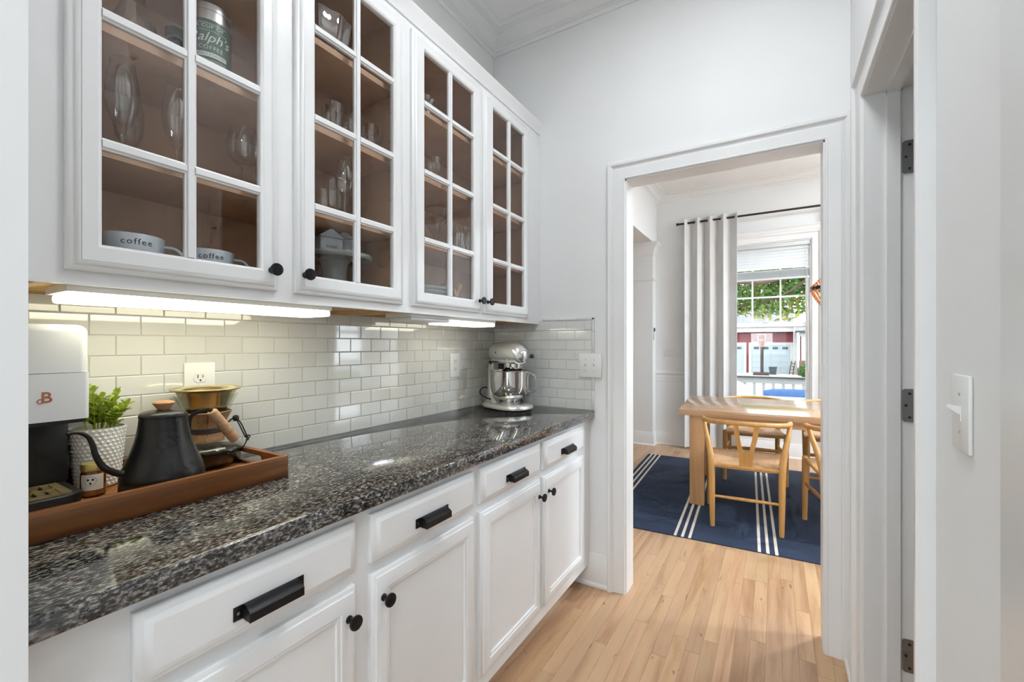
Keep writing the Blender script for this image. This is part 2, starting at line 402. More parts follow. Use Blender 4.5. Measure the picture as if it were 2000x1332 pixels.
class B:
    def __init__(s):
        s.bm = bmesh.new()
    def box(s, x0, x1, y0, y1, z0, z1, bev=0.0, seg=2):
        b = bmesh.new() if bev else s.bm
        vs = [b.verts.new((x, y, z)) for x in (x0, x1) for y in (y0, y1) for z in (z0, z1)]
        for f in ((0, 1, 3, 2), (4, 6, 7, 5), (0, 4, 5, 1), (2, 3, 7, 6), (0, 2, 6, 4), (1, 5, 7, 3)):
            b.faces.new([vs[i] for i in f])
        if bev:
            bmesh.ops.bevel(b, geom=b.edges[:], offset=bev, segments=seg, profile=0.5, affect='EDGES')
            s.merge(b)
        return s
    def merge(s, b, mat=None):
        mp = {}
        for v in b.verts:
            mp[v] = s.bm.verts.new(mat @ v.co if mat else v.co)
        for f in b.faces:
            try:
                s.bm.faces.new([mp[v] for v in f.verts])
            except ValueError:
                pass
        b.free()
    def loft(s, rings, caps=True, closed_u=True):
        vr = [[s.bm.verts.new(p) for p in r] for r in rings]
        n = len(vr[0])
        for a, b in zip(vr[:-1], vr[1:]):
            for i in range(n if closed_u else n - 1):
                j = (i + 1) % n
                s.bm.faces.new((a[i], a[j], b[j], b[i]))
        if caps and closed_u:
            s.bm.faces.new(vr[0][::-1]); s.bm.faces.new(vr[-1])
        return s
    def lathe(s, prof, c=(0, 0, 0), seg=28, axis='z', caps=True):
        rings = []
        for r, h in prof:
            ring = []
            for i in range(seg):
                a = 2 * math.pi * i / seg
                p = (r * math.cos(a), r * math.sin(a), h)
                if axis == 'x':
                    p = (h, r * math.cos(a), r * math.sin(a))
                elif axis == 'y':
                    p = (r * math.sin(a), h, r * math.cos(a))
                ring.append((c[0] + p[0], c[1] + p[1], c[2] + p[2]))
            rings.append(ring)
        return s.loft(rings, caps)
    def tube(s, pts, r, seg=10, caps=True):
        pts = [Vector(p) for p in pts]
        n = len(pts)
        rs = r if isinstance(r, (list, tuple)) else [r] * n
        t0 = (pts[1] - pts[0]).normalized()
        up = Vector((0, 0, 1)) if abs(t0.z) < 0.9 else Vector((1, 0, 0))
        nn = (up - t0 * up.dot(t0)).normalized()
        rings = []
        for i in range(n):
            t = (pts[min(i + 1, n - 1)] - pts[max(i - 1, 0)]).normalized()
            nn = (nn - t * nn.dot(t)).normalized()
            bb = t.cross(nn)
            rr = rs[i]
            ra, rb = rr if isinstance(rr, tuple) else (rr, rr)
            rings.append([pts[i] + nn * ra * math.cos(2 * math.pi * k / seg) + bb * rb * math.sin(2 * math.pi * k / seg) for k in range(seg)])
        return s.loft(rings, caps)
    def prism(s, poly, axis, a0, a1):
        def P(u, v, a):
            return {'x': (a, u, v), 'y': (u, a, v), 'z': (u, v, a)}[axis]
        return s.loft([[P(u, v, a0) for u, v in poly], [P(u, v, a1) for u, v in poly]])
    def sweep(s, path, prof, nrm, closed=False):
        # planar path; prof = (a, b): a along (nrm x tangent), b along nrm
        pts = [Vector(p) for p in path]
        nrm = Vector(nrm)
        n = len(pts)
        segs = n if closed else n - 1
        perps = []
        for i in range(segs):
            t = (pts[(i + 1) % n] - pts[i]).normalized()
            perps.append(nrm.cross(t).normalized())
        rings = []
        for i in range(n):
            if closed:
                p1, p2 = perps[i - 1], perps[i]
            else:
                p1, p2 = perps[max(i - 1, 0)], perps[min(i, segs - 1)]
            m = (p1 + p2)
            m = m / (m.dot(p1)) if m.length > 1e-6 else p1
            rings.append([pts[i] + m * a + nrm * b for a, b in prof])
        if closed:
            rings.append(rings[0])
            vr = [[s.bm.verts.new(p) for p in r] for r in rings[:-1]]
            k = len(prof)
            for i in range(n):
                a, b = vr[i], vr[(i + 1) % n]
                for j in range(k):
                    jj = (j + 1) % k
                    s.bm.faces.new((a[j], a[jj], b[jj], b[j]))
        else:
            s.loft(rings)
        return s
    def text(s, body, size, fn, align='CENTER', shear=0.0, space=1.0, bold=0.0):
        cu = bpy.data.curves.new('t', 'FONT')
        cu.body = body; cu.size = size; cu.align_x = align; cu.align_y = 'CENTER'
        cu.shear = shear; cu.offset = bold; cu.space_character = space; cu.resolution_u = 3
        ob = bpy.data.objects.new('t', cu)
        C.objects.link(ob)
        dg = bpy.context.evaluated_depsgraph_get()
        me = bpy.data.meshes.new_from_object(ob.evaluated_get(dg))
        vs = [s.bm.verts.new(fn(v.co.x, v.co.y)) for v in me.vertices]
        for p in me.polygons:
            try:
                s.bm.faces.new([vs[i] for i in p.vertices])
            except ValueError:
                pass
        bpy.data.objects.remove(ob); bpy.data.curves.remove(cu); bpy.data.meshes.remove(me)
        return s
    def me(s, name, mat, ang=38.0, off=None):
        bm = s.bm
        if off is not None and off.length > 0:
            bmesh.ops.translate(bm, verts=bm.verts, vec=-off)
        bmesh.ops.recalc_face_normals(bm, faces=bm.faces[:])
        lim = R(ang)
        for f in bm.faces:
            f.smooth = True
        for e in bm.edges:
            if len(e.link_faces) == 2:
                e.smooth = e.calc_face_angle(0) < lim
            else:
                e.smooth = False
        m = bpy.data.meshes.new(name)
        bm.to_mesh(m); bm.free()
        if mat is not None:
            m.materials.append(M[mat] if isinstance(mat, str) else mat)
        return m
    def obj(s, name, mat, parent=None, local=False, ang=38.0, **tags):
        off = None if (local or parent is None) else org(parent)
        m = s.me(name, mat, ang, off)
        o = bpy.data.objects.new(name, m)
        C.objects.link(o)
        if parent:
            o.parent = parent
            ORG[o.name] = Vector((0, 0, 0)) if local else org(parent)
        tag(o, **tags)
        return o

def tag(o, label=None, cat=None, group=None, kind=None):
    if label: o['label'] = label
    if cat: o['category'] = cat
    if group: o['group'] = group
    if kind: o['kind'] = kind
    return o

def thing(name, label, cat, loc=(0, 0, 0), rot=(0, 0, 0), group=None, kind=None):
    o = bpy.data.objects.new(name, None)
    o.empty_display_size = 0.05
    C.objects.link(o)
    o.location = loc
    o.rotation_euler = rot
    ORG[o.name] = Vector(loc)
    return tag(o, label, cat, group, kind)

def struct(name, b, mat, label=None, parent=None):
    o = b.obj(name, mat, parent)
    o['kind'] = 'structure'
    if label: o['label'] = label
    return o

def inst(name, mesh, loc, parent, rot=(0, 0, 0), scale=(1, 1, 1)):
    o = bpy.data.objects.new(name, mesh)
    C.objects.link(o)
    o.location = Vector(loc) - org(parent)
    o.rotation_euler = rot
    o.scale = scale
    o.parent = parent
    return o

def copy_thing(root, loc, rot=None, label=None, group=None):
    def cp(o, par):
        c = o.copy(); C.objects.link(c); c.parent = par
        for ch in list(o.children):
            cp(ch, c)
        return c
    kids = list(root.children)
    r = root.copy(); C.objects.link(r)
    r.location = loc
    if rot is not None: r.rotation_euler = rot
    for k in kids:
        cp(k, r)
    if label: r['label'] = label
    if group: r['group'] = group
    return r

def arc(cx, cz, r, a0, a1, n):
    return [(cx + r * math.cos(R(a0 + (a1 - a0) * i / n)), cz + r * math.sin(R(a0 + (a1 - a0) * i / n))) for i in range(n + 1)]

def smooth(pts, n=6):
    # Catmull-Rom through points
    P = [Vector(p) for p in pts]
    out = []
    for i in range(len(P) - 1):
        p0, p1, p2, p3 = P[max(i - 1, 0)], P[i], P[i + 1], P[min(i + 2, len(P) - 1)]
        for k in range(n):
            t = k / n
            out.append(0.5 * ((2 * p1) + (-p0 + p2) * t + (2 * p0 - 5 * p1 + 4 * p2 - p3) * t * t + (-p0 + 3 * p1 - 3 * p2 + p3) * t ** 3))
    out.append(P[-1])
    return out

# ------------------------------------------------------------------ room shell
XR = 1.705            # right wall of the pantry
CEIL, CEIL2 = 3.06, 3.13
YF = 3.55             # far wall of the dining room
JL, JR, JH = 0.80, 1.622, 2.094   # cased opening into the dining room
struct('wall_left', B().box(-0.12, 0.0, -2.043, 0.0, 0, CEIL + 0.1), 'wall')
WALL_LEFT = bpy.data.objects['wall_left']
struct('wall_back', B().box(-0.12, JL - 0.006, 0, 0.115, 0, CEIL2 + 0.1).box(JR + 0.006, 5.0, 0, 0.115, 0, CEIL2 + 0.1).box(JL - 0.006, JR + 0.006, 0, 0.115, JH + 0.006, CEIL2 + 0.1), 'wall')
WALL_BACK = bpy.data.objects['wall_back']
DY0, DY1, DH = -1.0, -0.325, 2.094   # closet door opening in the right wall
struct('wall_right', B().box(XR, XR + 0.125, DY1 + 0.006, 0.0, 0, CEIL + 0.1).box(XR, XR + 0.125, -2.043, DY0 - 0.006, 0, CEIL + 0.1).box(XR, XR + 0.125, DY0 - 0.006, DY1 + 0.006, DH + 0.006, CEIL + 0.1), 'wall')
struct('wall_front', B().box(-2.5, 0.70, -2.16, -2.043, 0, CEIL + 0.1).box(0.70, XR + 0.125, -2.16, -2.043, 2.35, CEIL + 0.1).box(XR + 0.125, 4.0, -2.16, -2.043, 0, CEIL + 0.1), 'wall')
struct('ceiling', B().box(-2.5, 4.0, -6.6, 0.0, CEIL, CEIL + 0.08), 'ceil')
struct('ceiling', B().box(-1.8, 5.0, 0.115, YF + 0.12, CEIL2, CEIL2 + 0.08), 'ceil')
# kitchen behind the camera (with a wide window) and closet behind the right wall
struct('wall_kitchen_left', B().box(-2.62, -2.5, -6.6, -2.043, 0, CEIL), 'wall')
struct('wall_kitchen_right', B().box(4.0, 4.12, -6.6, -2.043, 0, CEIL), 'wall')
struct('wall_kitchen_rear', B().box(-2.5, -0.6, -6.72, -6.6, 0, CEIL).box(2.8, 4.0, -6.72, -6.6, 0, CEIL).box(-0.6, 2.8, -6.72, -6.6, 0, 0.9).box(-0.6, 2.8, -6.72, -6.6, 2.4, CEIL), 'wall')
struct('wall_closet', B().box(2.62, 2.72, -1.4, 0.0, 0, CEIL).box(XR + 0.125, 2.62, -1.5, -1.4, 0, CEIL), 'wall')
wk = thing('window_2', 'wide white kitchen window with muntins behind the pantry', None, (1.1, -6.66, 0.9), kind='structure')
b = B()
for x in (-0.6, 0.22, 1.08, 1.94, 2.74):
    b.box(x, x + 0.06, -6.69, -6.63, 0.9, 2.4)
for z in (0.9, 1.63, 2.34):
    b.box(-0.6, 2.8, -6.69, -6.63, z, z + 0.06)
b.obj('frame', 'trim', wk)
for i in range(4):
    x = -0.56 + i * 0.86
    B().box(x, x + 0.8, -6.662, -6.658, 0.95, 2.36).obj('pane', 'winglass', wk)

# dining room shell
WX0, WX1, WZ0, WZ1 = 0.93, 1.79, 0.58, 2.42
struct('wall_far', B().box(-1.8, WX0, YF, YF + 0.14, 0, CEIL2).box(WX1, 5.0, YF, YF + 0.14, 0, CEIL2).box(WX0, WX1, YF, YF + 0.14, 0, WZ0).box(WX0, WX1, YF, YF + 0.14, WZ1, CEIL2), 'wall')
struct('wall_dining_left', B().box(-0.12, 0.15, 0.115, 0.6, 0, CEIL2).box(-0.12, 0.15, 0.6, 3.38, 2.53, CEIL2).box(-0.12, 0.15, 3.38, YF, 2.53, CEIL2), 'wall')
struct('wall_hall', B().box(-1.92, -1.8, 0.0, YF, 0, CEIL2).box(-1.8, -0.12, 0.0, 0.115, 0, CEIL2), 'wall')
DW = ((1.25, 2.15), (2.45, 3.25))
b = B().box(5.0, 5.12, 0.0, DW[0][0], 0, CEIL2).box(5.0, 5.12, DW[0][1], DW[1][0], 0, CEIL2).box(5.0, 5.12, DW[1][1], YF + 0.14, 0, CEIL2)
for y0, y1 in DW:
    b.box(5.0, 5.12, y0, y1, 0, WZ0).box(5.0, 5.12, y0, y1, WZ1, CEIL2)
struct('wall_dining_right', b, 'wall')
for i, (y0, y1) in enumerate(DW):
    wd = thing('window_%d' % (3 + i), 'tall white window in the right wall of the dining room', None, (5.05, (y0 + y1) / 2, WZ0), kind='structure')
    b = B()
    for z in (WZ0, 1.47, WZ1 - 0.06):
        b.box(5.03, 5.07, y0, y1, z, z + 0.06)
    for y in (y0, y1 - 0.05):
        b.box(5.03, 5.07, y, y + 0.05, WZ0, WZ1)
    for k in (1, 2):
        yy = y0 + (y1 - y0) * k / 3
        b.box(5.04, 5.06, yy - 0.01, yy + 0.01, 1.5, WZ1)
    for z in (1.81, 2.1):
        b.box(5.04, 5.06, y0, y1, z - 0.01, z + 0.01)
    b.obj('frame', 'trim', wd)
    B().box(5.049, 5.051, y0 + 0.04, y1 - 0.04, WZ0 + 0.05, WZ1 - 0.05).obj('pane', 'winglass', wd)
    b = B().sweep([(5.0, y1 + 0.002, WZ0), (5.0, y1 + 0.002, WZ1), (5.0, y0 - 0.002, WZ1), (5.0, y0 - 0.002, WZ0)], [(0, 0), (0, 0.012), (0.07, 0.02), (0.09, 0.02), (0.09, 0)], (-1, 0, 0))
    b.box(4.95, 5.0, y0 - 0.12, y1 + 0.12, WZ0 - 0.03, WZ0)
    b.obj('casing', 'trim', wd)

# ------------------------------------------------------------------ floor: strips of oak
rnd = random.Random(4)
FX0, FX1, FY0, FY1 = -1.8, 5.0, -2.16, YF
floor = struct('floor', B().box(-2.6, 5.1, -2.16, YF + 0.1, -0.12, -0.0022), 'subfloor')
struct('floor', B().box(-2.6, 4.1, -6.7, -2.16, -0.12, 0.0), 'kitchenfloor')
PW = 0.0572
planks = []
x = FX0 + 0.012
while x < FX1 - 0.01:
    y = FY0 - rnd.random() * 0.8
    while y < FY1:
        L = rnd.uniform(0.35, 1.25)
        y0, y1 = max(y, FY0), min(y + L, FY1)
        if y1 - y0 > 0.03:
            planks.append((x, y0, y1))
        y += L
    x += PW
th = R(YAW); sn, cs = math.sin(th), math.cos(th)
def proj(x, y, z):
    X, Y = x - CAM[0], y - CAM[1]
    dep = -X * sn + Y * cs
    if dep < 0.05: return None
    return 1000 + F_PX * (X * cs + Y * sn) / dep, HOR - F_PX * (z - CAM[2]) / dep, dep
def plank_view(p):
    x, y0, y1 = p
    xm = x + PW / 2
    best = None
    for k in range(9):
        yy = y0 + (y1 - y0) * k / 8
        q = proj(xm, yy, 0)
        if q is None or not (880 < q[0] < 1680 and q[1] < 1345): continue
        if yy < 0.12 and not (0.5 < xm < 1.72): continue
        if yy >= 0.0 and not (1225 < q[0] < 1612): continue
        if yy > 0.9 and yy < 2.9 and xm > 0.36: continue
        best = q[2] if best is None else min(best, q[2])
    return best
seen = sorted([(plank_view(p), p) for p in planks if plank_view(p) is not None])[:300]
seenset = set(p for _, p in seen)
pb = B().box(0, 1, 0, 1, -0.012, 0)
plank_mesh = pb.me('plank', 'floor')
for _, (x, y0, y1) in seen:
    dz = rnd.uniform(-0.0003, 0.0003)
    inst('plank', plank_mesh, (x, y0, dz), floor, scale=(PW - 0.0007, y1 - y0 - 0.0009, 1))
b = B()
for p in planks:
    if p not in seenset:
        b.box(p[0], p[0] + PW - 0.0007, p[1], p[2] - 0.0009, -0.012, 0)
b.obj('plank_field', 'floor', floor, kind='stuff')
# ------------------------------------------------------------------ mouldings
CASING = [(0.0, 0), (0.0, 0.009), (0.003, 0.012), (0.008, 0.012), (0.010, 0.0095), (0.012, 0.0095), (0.052, 0.0145), (0.054, 0.0125), (0.058, 0.014), (0.066, 0.020), (0.069, 0.026), (0.072, 0.028), (0.084, 0.028), (0.088, 0.024), (0.088, 0)]
CROWN = [(0.0, 0.088), (0.008, 0.088), (0.012, 0.078), (0.013, 0.068), (0.020, 0.066), (0.022, 0.060), (0.028, 0.058), (0.040, 0.050), (0.056, 0.036), (0.070, 0.025), (0.078, 0.022), (0.080, 0.016), (0.088, 0.014), (0.120, 0.013), (0.124, 0.006), (0.142, 0.004), (0.142, 0.0), (0, 0)]
BASE = [(0, 0), (0.022, 0.0), (0.022, 0.012), (0.014, 0.022), (0.014, 0.128), (0.011, 0.136), (0.011, 0.141), (0.007, 0.150), (0.006, 0.164), (0, 0.166)]
def bump_name(i):
    return 'trim_%d' % i
struct('trim_1', B().sweep([(0, -2.04, CEIL), (0, 0, CEIL), (XR, 0, CEIL), (XR, -2.04, CEIL)], CROWN, (0, 0, -1)), 'trim', 'stepped white crown moulding around the pantry ceiling')
struct('trim_2', B().sweep([(0.15, 0.115, CEIL2), (0.15, YF, CEIL2), (5.0, YF, CEIL2), (5.0, 0.115, CEIL2)], CROWN, (0, 0, -1)), 'trim', 'white crown moulding around the dining room ceiling')
cas = B().sweep([(JL, 0, 0), (JL, 0, JH), (JR, 0, JH), (JR, 0, 0)], [(a - 0.0, b) for a, b in CASING], (0, -1, 0))
struct('trim_3', cas, 'trim', 'white door casing around the opening to the dining room')
jb = B().box(JL - 0.006, JL + 0.006, -0.001, 0.117, 0, JH).box(JR - 0.006, JR + 0.006, -0.001, 0.117, 0, JH).box(JL - 0.006, JR + 0.006, -0.001, 0.117, JH - 0.006, JH + 0.006)
struct('trim_4', jb, 'trim', 'flat white jamb lining of the dining room opening')
cas = B().sweep([(XR, DY1, 0), (XR, DY1, DH), (XR, DY0, DH), (XR, DY0, 0)], CASING, (-1, 0, 0))
struct('trim_5', cas, 'trim', 'white casing around the closet doorway in the right wall')
jb = B()
for x0, x1, d in ((XR - 0.004, XR + 0.129, 0.0), (1.760, 1.794, 0.011)):
    jb.box(x0, x1, DY1 - 0.006 - d, DY1 + 0.006 - (0.012 if d else 0), 0, DH - 0.0)
    jb.box(x0, x1, DY0 - 0.006 + (0.012 if d else 0), DY0 + 0.006 + d, 0, DH - 0.0)
    jb.box(x0, x1, DY0 + 0.006, DY1 - 0.006, DH - 0.006 - d, DH + 0.006 - (0.012 if d else 0))
struct('trim_6', jb, 'trim', 'white jamb and stop of the closet doorway')
struct('trim_7', B().box(XR - 0.009, XR, -2.04, -1.386, 0, CEIL - 0.09, 0.003), 'trim', 'flat white board on the right wall at the frame edge')
struct('baseboard_back', B().sweep([(0.712, 0, 0), (0.52, 0, 0)], BASE, (0, 0, 1)), 'trim')
struct('baseboard_right', B().sweep([(XR, -1.095, 0), (XR, -1.384, 0)][::-1], [(a, b) for a, b in BASE], (0, 0, 1)).sweep([(XR, DY1 + 0.092, 0), (XR, -0.024, 0)], BASE, (0, 0, 1)), 'trim')
struct('baseboard_far', B().sweep([(5.0, YF, 0), (0.137, YF, 0)], BASE, (0, 0, 1)), 'trim')
RAIL = [(0, 0.80), (0.010, 0.803), (0.012, 0.815), (0.008, 0.822), (0.012, 0.835), (0.014, 0.85), (0.012, 0.88), (0.020, 0.888), (0.030, 0.896), (0.032, 0.912), (0.028, 0.924), (0.018, 0.93), (0, 0.932)]
struct('trim_8', B().sweep([(WX0 - 0.13, YF, 0), (0.137, YF, 0)], RAIL, (0, 0, 1)), 'trim', 'white chair rail left of the dining room curtain')

# pilaster at the end of the wide cased opening
pil = thing('trim_9', 'white panelled pilaster with stepped capital beside the dining room window', None, (0.0, 3.47, 0), kind='structure')
PX0, PX1, PY0 = -0.14, 0.137, 3.39
B().box(PX0, PX1, PY0, YF, 0, 2.53).obj('shaft', 'trim', pil)
CAPP = [(0, 2.375), (0.006, 2.38), (0.008, 2.40), (0.016, 2.41), (0.018, 2.44), (0.030, 2.455), (0.034, 2.47), (0.050, 2.49), (0.072, 2.505), (0.076, 2.515), (0.078, 2.53), (0, 2.53)]
B().sweep([(PX1, YF, 0), (PX1, PY0, 0), (PX0, PY0, 0)], CAPP, (0, 0, 1)).obj('capital', 'trim', pil)
B().sweep([(PX1, YF, 0), (PX1, PY0, 0), (PX0, PY0, 0)], [(0, 2.06), (0.010, 2.064), (0.014, 2.076), (0.010, 2.088), (0.004, 2.092), (0, 2.096)], (0, 0, 1)).obj('neck_bead', 'trim', pil)
B().sweep([(PX1, YF - 0.02, 0), (PX1, PY0, 0), (PX0, PY0, 0)], BASE, (0, 0, 1)).obj('plinth', 'trim', pil)
lt = thing('door_latch', 'small grey metal latch on the white pilaster', 'latch', (PX1, 3.44, 1.39))
B().box(PX1, PX1 + 0.006, 3.428, 3.442, 1.315, 1.47, 0.001).obj('plate', 'hinge', lt)
B().box(PX1 + 0.006, PX1 + 0.016, 3.432, 3.458, 1.425, 1.468, 0.002).obj('bolt', 'iron', lt)

# closet door, swung in, with three hinges
door = thing('door_1', 'white closet door standing open behind the right wall', None, (XR + 0.13, DY1 - 0.03, 0), kind='structure')
leaf_ = B().box(XR + 0.134, XR + 0.134 + 0.66, DY1 - 0.045, DY1 - 0.010, 0.01, 2.08, 0.002).obj('leaf', 'trim', door)
for z0_, z1_ in ((0.22, 0.86), (1.02, 1.94)):
    xa_, xb_ = XR + 0.134 + 0.11, XR + 0.134 + 0.55
    B().sweep([(xa_, DY1 - 0.045, z0_), (xa_, DY1 - 0.045, z1_), (xb_, DY1 - 0.045, z1_), (xb_, DY1 - 0.045, z0_)], [(0, 0), (0, 0.006), (-0.012, 0.009), (-0.024, 0.004), (-0.026, 0)], (0, -1, 0), True).obj('panel_moulding', 'trim', leaf_)
for zc in (1.862, 1.065, 0.262):
    h = B()
    pts = [(1.799, zc - 0.047), (1.805, zc - 0.0525), (1.834, zc - 0.0525), (1.834, zc + 0.0525), (1.805, zc + 0.0525), (1.799, zc + 0.047)]
    h.prism(pts, 'y', DY1 - 0.0095, DY1 - 0.006)
    ho = h.obj('hinge', 'hinge', door, label='rounded grey steel hinge leaf')
    s = B()
    for dx, dz in ((0.018, 0.038), (0.009, 0.0), (0.018, -0.038)):
        s.lathe([(0.0042, -0.0005), (0.0038, 0.0015)], (1.799 + dx, DY1 - 0.0105, zc + dz), 12, 'y')
    s.obj('screw', 'iron', ho)
    k = B().lathe([(0.0062, -0.052), (0.0062, 0.052)], (1.840, DY1 - 0.006, zc), 12)
    k.obj('knuckle', 'hinge', ho)

# ------------------------------------------------------------------ backsplash tiles
TP, RP, TZ = 0.1028, 0.0526, 0.9165
tb = B().box(-0.0, 1.0, 0.0, 1.0, 0.0, 1.0)
def tile_mesh():
    # full tile in y,z; thickness 8 mm in x with a soft pillowed edge
    b = B()
    Wt, Ht = TP - 0.0021, RP - 0.0021
    def ring(x, i):
        return [(x, i, i), (x, Wt - i, i), (x, Wt - i, Ht - i), (x, i, Ht - i)]
    b.loft([ring(0.0, 0), ring(0.0062, 0), ring(0.0074, 0.0006), ring(0.0079, 0.0016)])
    return b.me('tile', 'tile', ang=6)
TM = tile_mesh()
GAP = 0.0021
rt = random.Random(9)
B().box(0.0, 0.0062, -2.043, 0, 0.914, 1.39).obj('grout_bed', 'grout', WALL_LEFT)
B().box(0.006, 0.632, -0.0062, 0, 0.914, 1.39).obj('grout_bed', 'grout', WALL_BACK)
OUTLETS = [(-1.604, -1.527, 1.142 - 0.05, 1.206), (-0.417, -0.340, 1.088, 1.214)]
for r in range(9):
    z0 = TZ + r * RP
    ph = 0.0 if r % 2 == 0 else TP / 2
    y = -0.008 + (TP / 2 if r % 2 else 0)
    while y > -2.043:
        y1 = min(y, -0.008); y0 = max(y - TP + GAP, -2.042)
        if y1 - y0 > 0.012:
            inst('tile', TM, (0.0005 + rt.uniform(-.0002, .0002), y0, z0), WALL_LEFT, rot=(0, rt.uniform(-.004, .004), rt.uniform(-.004, .004)), scale=(1, (y1 - y0) / (TP - GAP), 1))
        y -= TP
    # end wall, tiles turned to face -y
    xs = (0.275 if r % 2 == 0 else 0.323) - 3 * TP
    x = xs
    while x < 0.63:
        x0 = max(x, 0.009); x1 = min(x + TP - GAP, 0.6225)
        if x1 - x0 > 0.012:
            inst('tile', TM, (x0, -0.0005 + rt.uniform(-.0002, .0002), z0), WALL_BACK, rot=(rt.uniform(-.004, .004), 0, -math.pi / 2 + rt.uniform(-.004, .004)), scale=(1, (x1 - x0) / (TP - GAP), 1))
        x += TP
cap = B()
for k in range(5):
    z0 = TZ + k * TP * 1.0
    z1 = min(z0 + TP - GAP, 1.402)
    cap = B().box(0.6245, 0.6375, -0.0098, -0.0002, z0, z1, 0.0018)
    cap.obj('edge_tile', 'tile', WALL_BACK)
for k in range(4):
    x0 = 0.332 + k * TP
    B().box(x0, min(x0 + TP - GAP, 0.6230), -0.0098, -0.0002, 1.3905, 1.402, 0.0018).obj('edge_tile', 'tile', WALL_BACK)

# ------------------------------------------------------------------ pantry ceiling lamp and added fill lamps
def area(name, loc, rot, sx, sy, watts, col, parent, shape='RECTANGLE', spread=None):
    d = bpy.data.lights.new(name, 'AREA')
    d.shape = shape; d.size = sx
    if shape in ('RECTANGLE', 'ELLIPSE'): d.size_y = sy
    d.energy = watts; d.color = col
    if spread: d.spread = R(spread)
    o = bpy.data.objects.new(name, d); C.objects.link(o)
    o.location = Vector(loc) - org(parent); o.rotation_euler = rot; o.parent = parent
    return o
def flush_lamp(x, y, z, r, mat, label, watts):
    t = thing('ceiling_lamp', label, 'ceiling lamp', (x, y, z))
    B().lathe([(r * 1.08, -0.0005), (r * 1.08, -0.02), (r * 1.0, -0.026)], (x, y, z), 32).obj('rim', 'white_plastic', t)
    B().lathe([(r * 0.99, -0.0262), (r * 0.9, -0.034), (r * 0.6, -0.040), (r * 0.1, -0.042)], (x, y, z), 32).obj('diffuser', mat, t)
    area('lamp_light', (x, y, z - 0.045), (0, 0, 0), 2 * r, 2 * r, watts, DINE_FILL_RGB if y > 0 else LAMP_RGB, t, 'DISK', None)
flush_lamp(1.25, -1.05, CEIL, 0.20, 'lampglow', 'round flush ceiling lamp over the pantry aisle', LAMP)
flush_lamp(0.2, -3.5, CEIL, 0.34, 'kitchenfillglow', 'added round fill lamp on the unseen kitchen ceiling left of the pantry opening', KITCHEN_FILL)  # this and the next two are invented, to send soft light into the pantry
flush_lamp(1.9, -3.4, CEIL, 0.34, 'kitchenfillglow', 'added round fill lamp on the unseen kitchen ceiling right of the pantry opening', KITCHEN_FILL)
flush_lamp(1.2, -5.2, CEIL, 0.34, 'kitchenfillglow', 'added round fill lamp on the unseen kitchen ceiling near the kitchen window', KITCHEN_FILL)
flush_lamp(3.3, 2.3, CEIL2, 0.2, 'lampglow', 'added round fill lamp out of view beyond the dining table', DINE_FILL)  # this and the next are added out of view to lift the dining room
flush_lamp(4.3, 1.2, CEIL2, 0.2, 'lampglow', 'added round fill lamp out of view nearest the right dining windows', DINE_FILL)

# ------------------------------------------------------------------ wall cabinets with glazed doors
UF, UD = 0.31, 0.33          # face frame and door front planes
UZ0, UZ1 = 1.375, 2.447
SH = (1.653, 1.908, 2.165)   # shelf and glazing-bar heights
DOORP = [(0, 0), (0, 0.009), (0.003, 0.012), (0.010, 0.0135), (0.012, 0.0165), (0.019, 0.020)]
def knob(x, y, z, parent):
    b = B().lathe([(0.0085, 0), (0.0085, 0.003), (0.0045, 0.006), (0.0045, 0.015), (0.008, 0.018), (0.0155, 0.021), (0.0165, 0.024), (0.0155, 0.0275), (0.004, 0.0285)], (x, y, z), 22, 'x')
    b.obj('knob', 'black', parent, label='round matte black knob')

